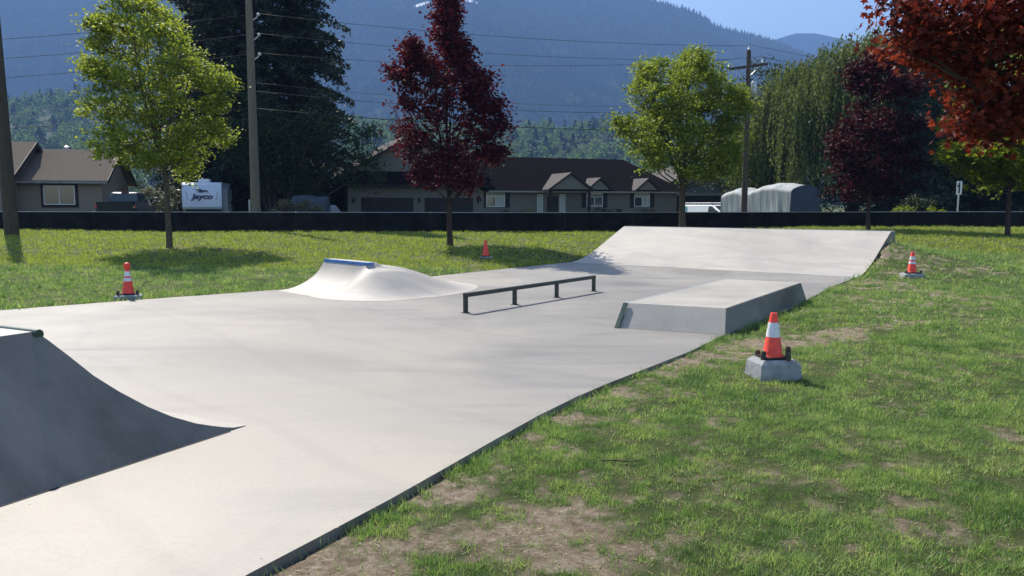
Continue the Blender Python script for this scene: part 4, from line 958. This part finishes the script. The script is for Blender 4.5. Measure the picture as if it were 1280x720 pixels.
def loft(name, secs, m, parent, bev=0.03):
    """secs: (z, x half width, y0, y1) stacked rounded rectangles, y forward is +"""
    mb = MB(); rings = []
    for z, hw_, y0, y1 in secs:
        c = min(0.12, hw_ * .3); pts = [(-hw_ + c, y0), (hw_ - c, y0), (hw_, y0 + c), (hw_, y1 - c), (hw_ - c, y1), (-hw_ + c, y1), (-hw_, y1 - c), (-hw_, y0 + c)]
        rings.append([mb.bm.verts.new((a, b2, z)) for a, b2 in pts])
    for A, B2 in zip(rings, rings[1:]):
        for i in range(8): mb.bm.faces.new((A[i], A[(i + 1) % 8], B2[(i + 1) % 8], B2[i]))
    mb.bm.faces.new(rings[0][::-1]); mb.bm.faces.new(rings[-1])
    return mb.build(name, m, parent, True, 30)
# black pickup, seen from behind and its right side
h = empty('pickup_truck', (-20.95, 42.3, 0.43), math.atan2(0.25, 0.97), 'black crew cab pickup parked beside the taupe house', 'pickup truck', 'parked vehicles')
loft('body', [(.45, .93, 0.0, 5.6), (.7, .98, -.04, 5.75), (1.0, .98, 0, 5.75), (1.12, .95, 2.0, 5.6)], M['blackpaint'], h)
mb = MB()
mb.box(-.96, -.86, 0.06, 2.0, 1.0, 1.33, .02).box(.86, .96, 0.06, 2.0, 1.0, 1.33, .02); mb.build('bed_side', M['blackpaint'], h)
mb = MB(); mb.box(-.86, .86, -.03, .04, .75, 1.32, .015); tg = mb.build('tailgate', M['blackpaint'], h)
mb = MB(); mb.box(-.15, .15, -.045, -.031, 1.12, 1.2); mb.build('handle', M['rubber'], tg)
mb = MB(); mb.box(-.92, .92, -.12, 0.0, .5, .68, .03); mb.build('bumper', M['galv'], h)
for sx in (-1, 1):
    mb = MB(); mb.box(sx * .97 - .05, sx * .97 + .0 if sx > 0 else sx * .97 + .06, -.02, .1, 1.0, 1.18); mb.build('tail_light', M['redlamp'], h)
loft('cab', [(1.05, .90, 2.0, 4.5), (1.35, .88, 2.05, 4.3), (1.82, .72, 2.35, 3.75), (1.87, .66, 2.45, 3.6)], M['blackpaint'], h)
mb = MB(); mb.plate([(-.72, 2.06, 1.36), (.72, 2.06, 1.36), (.6, 2.33, 1.80), (-.6, 2.33, 1.80)], (0, -.03, 0)); mb.build('rear_window', M['glass'], h)
for sx in (-1, 1):
    for ya, yb in ((2.3, 2.95), (3.05, 3.95)):
        mb = MB(); mb.plate([(sx * .885, ya, 1.38), (sx * .885, yb, 1.38), (sx * .735, min(yb, 3.65), 1.78), (sx * .735, ya + .15, 1.78)], (sx * .012, 0, 0)); mb.build('side_window', M['glass'], h)
    mb = MB(); mb.box(*sorted((sx * .98, sx * 1.16)), 4.0, 4.1, 1.32, 1.52); mb.build('mirror', M['blackpaint'], h)
for x_ in (-.86, .86):
    for y_ in (1.1, 4.7): wheel(h, x_, y_, .40)
mb = MB(); mb.box(-.2, .2, 2.4, 2.5, 1.86, 1.89); mb.build('brake_light', M['redlamp'], h)

# white work van, three quarter front view
h = empty('work_van', (15.0, 60.3, -0.12), math.atan2(-.45, -.89) , 'white work van with teal rear graphic and roof rack', 'van', 'parked vehicles')
h.rotation_euler = (0, 0, math.atan2(-0.45, -0.89)); 
loft('body', [(.3, .90, -2.6, 2.45), (.6, .95, -2.65, 2.6), (1.0, .95, -2.65, 2.5), (1.12, .93, -2.63, 2.2), (1.66, .84, -2.55, 1.15), (1.72, .76, -2.5, 1.0)], M['whitepaint'], h)
mb = MB(); mb.plate([(-.80, 2.10, 1.13), (.80, 2.10, 1.13), (.70, 1.22, 1.62), (-.70, 1.22, 1.62)], (0, .035, .03)); mb.build('windscreen', M['glass'], h)
for sx in (-1, 1):
    mb = MB(); mb.plate([(sx * .925, .75, 1.14), (sx * .925, 1.85, 1.14), (sx * .85, 1.15, 1.6), (sx * .85, .75, 1.6)], (sx * .02, 0, 0)); mb.build('side_window', M['glass'], h)
    mb = MB(); mb.box(*sorted((sx * .955, sx * 1.12)), 1.75, 1.85, 1.05, 1.3); mb.build('mirror', M['rubber'], h)
    mb = MB(); mb.plate([(sx * .955, -2.5, .75), (sx * .955, -1.6, .75), (sx * .875, -1.75, 1.58), (sx * .875, -2.45, 1.58)], (sx * .02, 0, 0)); mb.build('side_graphic', M['teal'], h)
    mb = MB(); mb.lathe([(.1, 0), (.1, .05)], (sx * .7, 2.58, .72), 12); mb.build('headlight', M['clearlamp'], h)
    for y_ in (-1.7, 1.75): wheel(h, sx * .86, y_, .33)
mb = MB()
for sx in (-.7, .7): mb.tube([(sx, -2.4, 1.86), (sx, .9, 1.86)], .03, 6)
for y_ in (-2.2, -1.1, 0, .8): mb.tube([(-.72, y_, 1.84), (.72, y_, 1.84)], .022, 6); mb.tube([(-.7, y_, 1.7), (-.7, y_, 1.86)], .02, 6); mb.tube([(.7, y_, 1.7), (.7, y_, 1.86)], .02, 6)
mb.build('roof_rack', M['galv'], h)
mb = MB()
mb.box(-.85, .85, 2.52, 2.66, .35, .55, .03); mb.build('bumper', M['rubber'], h)

# small grey-blue hatchback
h = empty('hatchback', (-12.75, 55.0, -0.02), R(-78), 'grey blue hatchback parked before the bungalow garage', 'car', 'parked vehicles')
h.rotation_euler = (0, 0, R(-150))
loft('body', [(.3, .80, -1.9, 1.95), (.6, .86, -2.0, 2.05), (.95, .86, -1.98, 1.9), (1.02, .82, -1.95, 1.2)], M['greypaint'], h)
loft('cabin', [(1.0, .80, -1.9, .95), (1.52, .66, -1.65, .25), (1.60, .6, -1.5, .1)], M['greypaint'], h)
mb = MB(); mb.plate([(-.68, .90, 1.06), (.68, .90, 1.06), (.58, .32, 1.48), (-.58, .32, 1.48)], (0, .03, .02)); mb.build('windscreen', M['glass'], h)
mb = MB(); mb.plate([(-.68, -1.9, 1.06), (.68, -1.9, 1.06), (.58, -1.69, 1.48), (-.58, -1.69, 1.48)], (0, -.03, 0)); mb.build('rear_window', M['glass'], h)
for sx in (-1, 1):
    for ya, yb, yc in ((-1.7, -.65, -.65), (-.55, .75, .2)):
        mb = MB(); mb.plate([(sx * .795, ya, 1.06), (sx * .795, yb, 1.06), (sx * .68, yc, 1.47), (sx * .68, ya + .12, 1.47)], (sx * .018, 0, 0)); mb.build('side_window', M['glass'], h)
    mb = MB(); mb.box(*sorted((sx * .6, sx * .8)), -2.02, -1.96, .7, .85); mb.build('tail_light', M['redlamp'], h)
    mb = MB(); mb.box(*sorted((sx * .5, sx * .8)), 1.98, 2.06, .6, .75); mb.build('headlight', M['clearlamp'], h)
    for y_ in (-1.3, 1.3): wheel(h, sx * .78, y_, .31)

# white travel trailer with lettering on the cap
h = empty('travel_trailer', (-19.35, 50.0, 0.42), R(14), 'white travel trailer cap with navy lettering and bird emblem', 'trailer', 'parked vehicles')
prof = [(0.10, .92), (0.0, 1.05), (-.02, 1.6), (.03, 2.1), (.14, 2.42), (.36, 2.58), (6.0, 2.62), (6.0, .75), (.5, .75)]
mb = MB(); mb.prism(prof, 'x', -1.18, 1.18); mb.build('body', M['trailer'], h, True, 25)
mb = MB(); mb.box(1.185, 1.42, .9, 3.8, .5, 2.15); mb.build('slide_out', M['trailer_side'], h)
for sx in (-1, 1):
    mb = MB(); mb.prism([(0.08, .9), (-.03, 1.05), (-.05, 1.6), (0.0, 2.12), (.12, 2.46), (.30, 2.62), (.36, 2.55), (.20, 2.4), (.06, 2.05), (.03, 1.6), (.05, 1.1), (.14, .95)], 'x', sx * 1.19 - .015, sx * 1.19 + .015); mb.build('trim', M['rubber'], h)
mb = MB(); mb.box(-1.0, 1.0, .15, .5, .55, .9); mb.build('underskirt', M['rubber'], h)
mb = MB(); mb.box(-.35, .35, 1.2, 2.1, 2.6, 2.82, .05); mb.build('air_conditioner', M['whitepaint'], h)
mb = MB(); mb.tube([(0, -.9, .42), (0, .2, .5), (0, 2, .55)], .05, 6); mb.build('hitch', M['rust'], h)
for sx in (-1, 1): wheel(h, sx * 1.05, 3.6, .34)
fc = bpy.data.curves.new('lettering', 'FONT'); fc.body = 'Jayco'; fc.size = 0.44; fc.extrude = 0.006; fc.align_x = 'CENTER'; fc.offset = 0.02; fc.shear = 0.2
fc.materials.append(M['navy']); to = bpy.data.objects.new('lettering_curve', fc); me = bpy.data.meshes.new_from_object(to); bpy.data.objects.remove(to); o = link(bpy.data.objects.new('lettering', me), h); o.location = (0.02, -0.045, 1.55); o.rotation_euler = (R(90), 0, 0); o.scale = (1.28, 1, 1)
mb = MB()   # swooping bird emblem above the letters
def P3_(pts): mb.plate([(a, -.03 + .0 * b2, b2) for a, b2 in pts], (0, -.012, 0))
P3_([(-.42, 2.13), (-.15, 2.06), (.05, 1.98), (.25, 2.0), (.42, 1.93), (.30, 2.08), (.10, 2.10), (-.12, 2.16)])
P3_([(-.30, 1.98), (-.05, 1.93), (.12, 1.965), (.0, 2.03), (-.14, 2.03)])
mb.build('bird_emblem', M['navy'], h)
mb = MB(); mb.plate([(-.9, -.012, 2.0), (-.86, -.012, 1.6), (-.80, -.012, 1.45), (-.83, -.012, 1.45), (-.89, -.012, 1.6), (-.93, -.012, 2.0)], (0, -.01, 0))
mb.plate([(.9, -.012, 2.0), (.93, -.012, 2.0), (.89, -.012, 1.6), (.83, -.012, 1.45), (.80, -.012, 1.45), (.86, -.012, 1.6)], (0, -.01, 0)); mb.build('pinstripe', M['greypaint'], h)

# tarpaulin covered trailer
def tarp(name, loc, rz, L_, W_, h0, bumps, m_side, m_end, label, cat, group=None):
    h = empty(name, loc, rz, label, cat, group)
    nu, nv = 90, 60
    # wrap: cross-section goes from ground up the long side, over the crown, down the other side
    V = []; 
    for i in range(nu + 1):
        u = i / nu; xx = u * L_
        hh = h0 + sum(a * math.exp(-((u - c) / s) ** 2) for c, s, a in bumps)
        for j in range(nv + 1):
            t = j / nv
            if t < .35: yy = 0; zz = (hh - .42) * t / .35
            elif t < .65: f = (t - .35) / .3; yy = W_ * f; zz = hh - .42 + .42 * math.sin(math.pi * f) ** .7
            else: yy = W_; zz = (hh - .42) * (1 - t) / .35
            fold = (0.5 + .5 * math.sin(xx * 4.1 + 2.2 * math.sin(xx * 1.7 + zz))) ** 4 + .25 * math.sin(xx * 11 + zz * 1.5) + .15 * math.sin(xx * 23)
            k = max(0, 1 - zz / (hh - .3)); sg = -1 if t < .5 else 1
            yy += sg * (.05 * fold * (0.15 + k) * (1 if t < .35 or t > .65 else 0) + .10 * k)
            if t >= .65 or t <= .35: zz *= 1 - .004 * math.sin(xx * 4)
            V.append((xx, yy, zz + .015 * math.sin(xx * 5 + yy * 4)))
    idx = np.arange((nu + 1) * (nv + 1)).reshape(nu + 1, nv + 1)
    F = np.stack([idx[:-1, :-1], idx[1:, :-1], idx[1:, 1:], idx[:-1, 1:]], -1).reshape(-1, 4)
    npmesh('cover', np.array(V), F, m_side, h, True)
    V = np.array(V).reshape(nu + 1, nv + 1, 3)
    for e_i, nm in ((0, 'end_panel'), (nu, 'end_panel')):
        mb = MB(); ring = V[e_i]; c = ring.mean(0); cv = mb.bm.verts.new((c[0] + (.10 if e_i else -.10), c[1], c[2]))
        rv = [mb.bm.verts.new(p) for p in ring]
        for a, b2 in zip(rv, rv[1:] + rv[:1]): mb.bm.faces.new((a, b2, cv))
        mb.build(nm, m_end, h, False)
    return h
# long side runs from the back left corner to the near right corner
tarp('covered_trailer', (15.1, 57.8, -0.1), math.atan2(-.89, .45), 6.6, 2.6, 2.95, [(0.36, .10, -.22), (.72, .22, .22), (0.0, .1, -.25)], M['tarp'], M['tarp_blue'], 'long camper wrapped in a pale grey tarpaulin beside the far pole', 'covered trailer', 'parked vehicles')
tarp('covered_load', (-13.3, 48.2, -0.1), R(5), 2.1, 1.6, 2.2, [(0.3, .3, .1)], M['tarp_blue'], M['tarp_blue'], 'low blue grey covered load behind the straw-tipped shrub', 'covered load')

# roadside sign
x_, y_ = 21.45, 38.5; z_ = gz(x_, y_)
h = empty('road_sign', (x_, y_, z_), 0, 'small white vertical road sign on a thin post beyond the fence', 'road sign')
mb = MB(); mb.box(-.03, .03, -.02, .02, -.3, 2.95); mb.build('post', M['galv'], h)
mb = MB(); mb.box(-.135, .135, -.035, -.023, 2.33, 2.98, .004); mb.build('sign_plate', M['sign'], h)
mb = MB(); mb.prism([(-.035, 2.40), (.04, 2.40), (.04, 2.92), (-.01, 2.92), (-.045, 2.86), (-.035, 2.84)], 'y', -.042, -.037); mb.build('sign_mark', M['blackprint'], h)

# ------------------------------------------------------------------ hills, mountains, haze
def heightmesh(name, xs, ys, fn, m, label):
    X, Y = np.meshgrid(xs, ys); Z = fn(X, Y); idx = np.arange(X.size).reshape(X.shape)
    F = np.stack([idx[:-1, :-1], idx[:-1, 1:], idx[1:, 1:], idx[1:, :-1]], -1).reshape(-1, 4)
    o = npmesh(name, np.stack([X, Y, Z], -1).reshape(-1, 3), F, m, smooth=True); o['kind'] = 'structure'; o['label'] = label; return o
def foot(X, Y):
    rx_ = np.array([-900, -560, -300, -100, 60, 160, 400, 900]); rh = np.array([130, 127, 100, 88, 92, 96, 80, 70])
    H = np.interp(X, rx_, rh)
    f = sst(430, 1050, Y) ** 0.85
    return H * f * (0.78 + 0.35 * fbm(X / 150 + 5, Y / 190, 4)) - 4 * (1 - sst(400, 470, Y)) + 3 - 3.5 * sst(1100, 1300, Y) * H / 40
M['forest_floor'] = mat('forest_floor', (0.03, 0.045, 0.02), .95, .4, .05)
heightmesh('foothill', np.linspace(-1100, 1000, 150), np.linspace(400, 1400, 80), foot, M['forest_floor'], 'low wooded foothill behind the houses')
# foothill wood
n = 5200; px_ = rng.random(n) * 1300 - 800; py_ = 450 + 640 * rng.random(n)
kp = np.abs(px_) < py_ * 0.75; px_, py_ = px_[kp], py_[kp]; pz_ = foot(px_, py_); n = len(px_)
rad = 3.4 + 4.0 * rng.random(n) ** 1.5; hh = rad * (1.3 + .8 * rng.random(n)); con = rng.random(n) < 0.14
k = 90
d = rng.normal(size=(n, k, 3)); d /= np.linalg.norm(d, axis=2)[:, :, None]; d[..., 2] = np.abs(d[..., 2]) * 1.0 - .25
rr = (0.75 + .3 * rng.random((n, k)))
taper = np.where(con[:, None], (0.62 - 0.5 * d[..., 2]), 1.0)
P = np.stack([px_[:, None] + d[..., 0] * rad[:, None] * rr * taper, py_[:, None] + d[..., 1] * rad[:, None] * rr * taper, pz_[:, None] + hh[:, None] * .75 + d[..., 2] * hh[:, None] * rr * np.where(con[:, None], 1.5, 1)], -1)
def fwood(mask, m, lb, sz):
    if True:
        Pm = P[mask].reshape(-1, 3); o = leaves('foothill_wood', Pm, sz, (DIAMOND[0] * np.array([1.5, 1, 1]), DIAMOND[1]), m, None, .5)
        tag(o, lb, 'forest', kind='stuff')
fwood(~con, M['forest_leaf'], 'rounded pale green broadleaf forest on the foothill', 2.3)
fwood(con, M['forest_needle'], 'dark conifers scattered among the foothill forest', 2.3)

RX = np.array([-4300, -3000, -2060, -1400, -1150, -770, -130, 100, 354, 515, 675, 740, 772, 836, 940, 1045, 1110, 1190, 1480, 2100, 3000, 4300])
RH = np.array([800, 930, 960, 900, 915, 930, 880, 850, 826, 802, 760, 738, 706, 684, 658, 632, 590, 530, 410, 330, 250, 200])
def mount(X, Y):
    H = np.interp(X * 3200 / np.maximum(Y, 1800), RX, RH) * np.clip(Y / 3200, .6, 1.02)
    H = np.interp(X, RX, RH)
    f = np.clip((Y - 1500) / 1700, 0, None); f = np.where(f < 1, f ** 1.15, 1 - (f - 1) * 1.6)
    spur = (fbm(X / 420 + 3 + Y / 1900, Y / 1500, 5) - 0.5)
    fine = fbm(X / 90, Y / 120, 4) - .5
    up = np.clip((Y - 1500) / 500, 0, 1) * np.clip(1.25 - np.abs(f), 0.12, 1)
    return H * f + 300 * spur * up * sst(3250, 2700, Y) + 26 * fine * up
m, nt, b = newmat('mountain_forest')
v = objvec(nt)
c = ramp(nt, noise(nt, .012, 7, .65, v), [(.3, (.006, .012, .009)), (.5, (.014, .022, .014)), (.7, (.045, .055, .035))])
gz_ = nt.nodes.new('ShaderNodeSeparateXYZ'); nt.links.new(v, gz_.inputs[0])
mr = nt.nodes.new('ShaderNodeMapRange'); mr.inputs[1].default_value = 775; mr.inputs[2].default_value = 795; nt.links.new(gz_.outputs[2], mr.inputs[0])
sn = ramp(nt, noise(nt, .011, 4, .6, v), [(.50, (0, 0, 0)), (.52, (1, 1, 1))])
mm = nt.nodes.new('ShaderNodeMath'); mm.operation = 'MULTIPLY'; nt.links.new(mr.outputs[0], mm.inputs[0]); nt.links.new(sn, mm.inputs[1])
sa = nt.nodes.new('ShaderNodeAttribute'); sa.attribute_name = 'snow'
nt.links.new(mixc(nt, sa.outputs['Fac'], c, (.75, .77, .8)), b.inputs['Base Color']); b.inputs['Roughness'].default_value = 1.0; b.inputs['Specular IOR Level'].default_value = 0.0
M['mountain'] = m
mo = heightmesh('mountain', np.unique(np.concatenate([np.linspace(-4200, 4200, 420), np.arange(-460, -60, 5.0)])), np.unique(np.concatenate([np.linspace(1450, 3800, 150), np.arange(2720, 2900, 5.0)])), mount, M['mountain'], 'long steep forested mountain wall behind the valley')
# two last snow patches high in a saddle
co = np.empty(len(mo.data.vertices) * 3, np.float32); mo.data.vertices.foreach_get('co', co); co = co.reshape(-1, 3)
def snowf(x, y):
    k_ = np.exp(-((x + 300) / 42) ** 2 - ((y - 2792) / 24) ** 2) + np.exp(-((x + 138) / 24) ** 2 - ((y - 2830) / 20) ** 2)
    return sst(.42, .55, k_ * (.45 + 1.1 * fbm(x / 22, y / 16, 3)))
ats = mo.data.attributes.new('snow', 'FLOAT', 'POINT'); ats.data.foreach_set('value', snowf(co[:, 0], co[:, 1]).astype(np.float32))
# conifers on the mountain face
n = 42000; tx = rng.random(n) * 4600 - 2500; ty = 1550 + 1700 * rng.random(n); kp = np.abs(tx) < ty * .72; tx, ty = tx[kp], ty[kp]; n = len(tx)
kp = snowf(tx, ty) < .3; tx, ty = tx[kp], ty[kp]; n = len(tx); tz = mount(tx, ty); th = 9 + 11 * rng.random(n); tr = th * .24
a = np.arange(5) * 2 * np.pi / 5
V = np.empty((n, 6, 3)); V[:, :5, 0] = tx[:, None] + tr[:, None] * np.cos(a); V[:, :5, 1] = ty[:, None] + tr[:, None] * np.sin(a); V[:, :5, 2] = (tz + th * .05)[:, None] - 3
V[:, 5] = np.stack([tx, ty, tz + th], -1)
F = np.array([(i, (i + 1) % 5, 5) for i in range(5)])[None] + (np.arange(n) * 6)[:, None, None]
o = npmesh('mountain_forest', V.reshape(-1, 3), F.reshape(-1, 3), M['forest_needle']); tag(o, 'dense conifer forest covering the mountain slope', 'forest', kind='stuff')
def far(X, Y):
    H = np.interp(X, [-4200, 0, 1100, 1386, 1500, 1594, 1709, 1850, 2125, 3500, 4200], [500, 600, 820, 900, 945, 972, 970, 940, 900, 700, 600])
    f = np.clip((Y - 3700) / 900, 0, None); f = np.where(f < 1, f, 1 - (f - 1) * 1.3)
    return H * f + 60 * (fbm(X / 300, Y / 300, 4) - .5) * np.clip(1.1 - f, .05, 1)
heightmesh('far_mountain', np.linspace(-4200, 4200, 300), np.linspace(3700, 5150, 50), far, M['forest_needle'], 'paler farther mountain showing past the end of the near ridge')

mb = MB(); mb.box(-4400, 4400, -60, 5350, -1.6, 1060)
hzm = bpy.data.materials.new('haze'); hzm.use_nodes = True; nt = hzm.node_tree
nt.nodes.remove(nt.nodes['Principled BSDF'])
pv = nt.nodes.new('ShaderNodeVolumePrincipled'); pv.inputs['Density'].default_value = 2.9e-4
pv.inputs['Color'].default_value = (0.20, 0.36, 0.70, 1); pv.inputs['Anisotropy'].default_value = 0.0
nt.links.new(pv.outputs[0], nt.nodes['Material Output'].inputs['Volume'])
o = mb.build('haze', hzm); o['kind'] = 'stuff'; o['label'] = 'thin blue valley haze'; o['category'] = 'haze'
tri = sum(sum(len(p.vertices) - 2 for p in me.polygons) if len(me.polygons) < 2000 else len(me.polygons) * (len(me.polygons[0].vertices) - 2) for me in bpy.data.meshes)
print('tris', tri)

x_, y_ = 0.69, 4.91
mb = MB(); z_ = gz(x_, y_) + .018
mb.tube([(x_ - .12, y_ + .03, z_), (x_ - .03, y_, z_ + .01), (x_ + .06, y_ - .01, z_ + .004), (x_ + .14, y_ + .02, z_)], [.004, .005, .004, .002], 6).tube([(x_ + .02, y_, z_ + .004), (x_ + .07, y_ + .05, z_ + .01)], [.003, .001], 5)
o = mb.build('twig', M['bark']); tag(o, 'thin bare twig lying in the grass near the slab edge', 'twig')
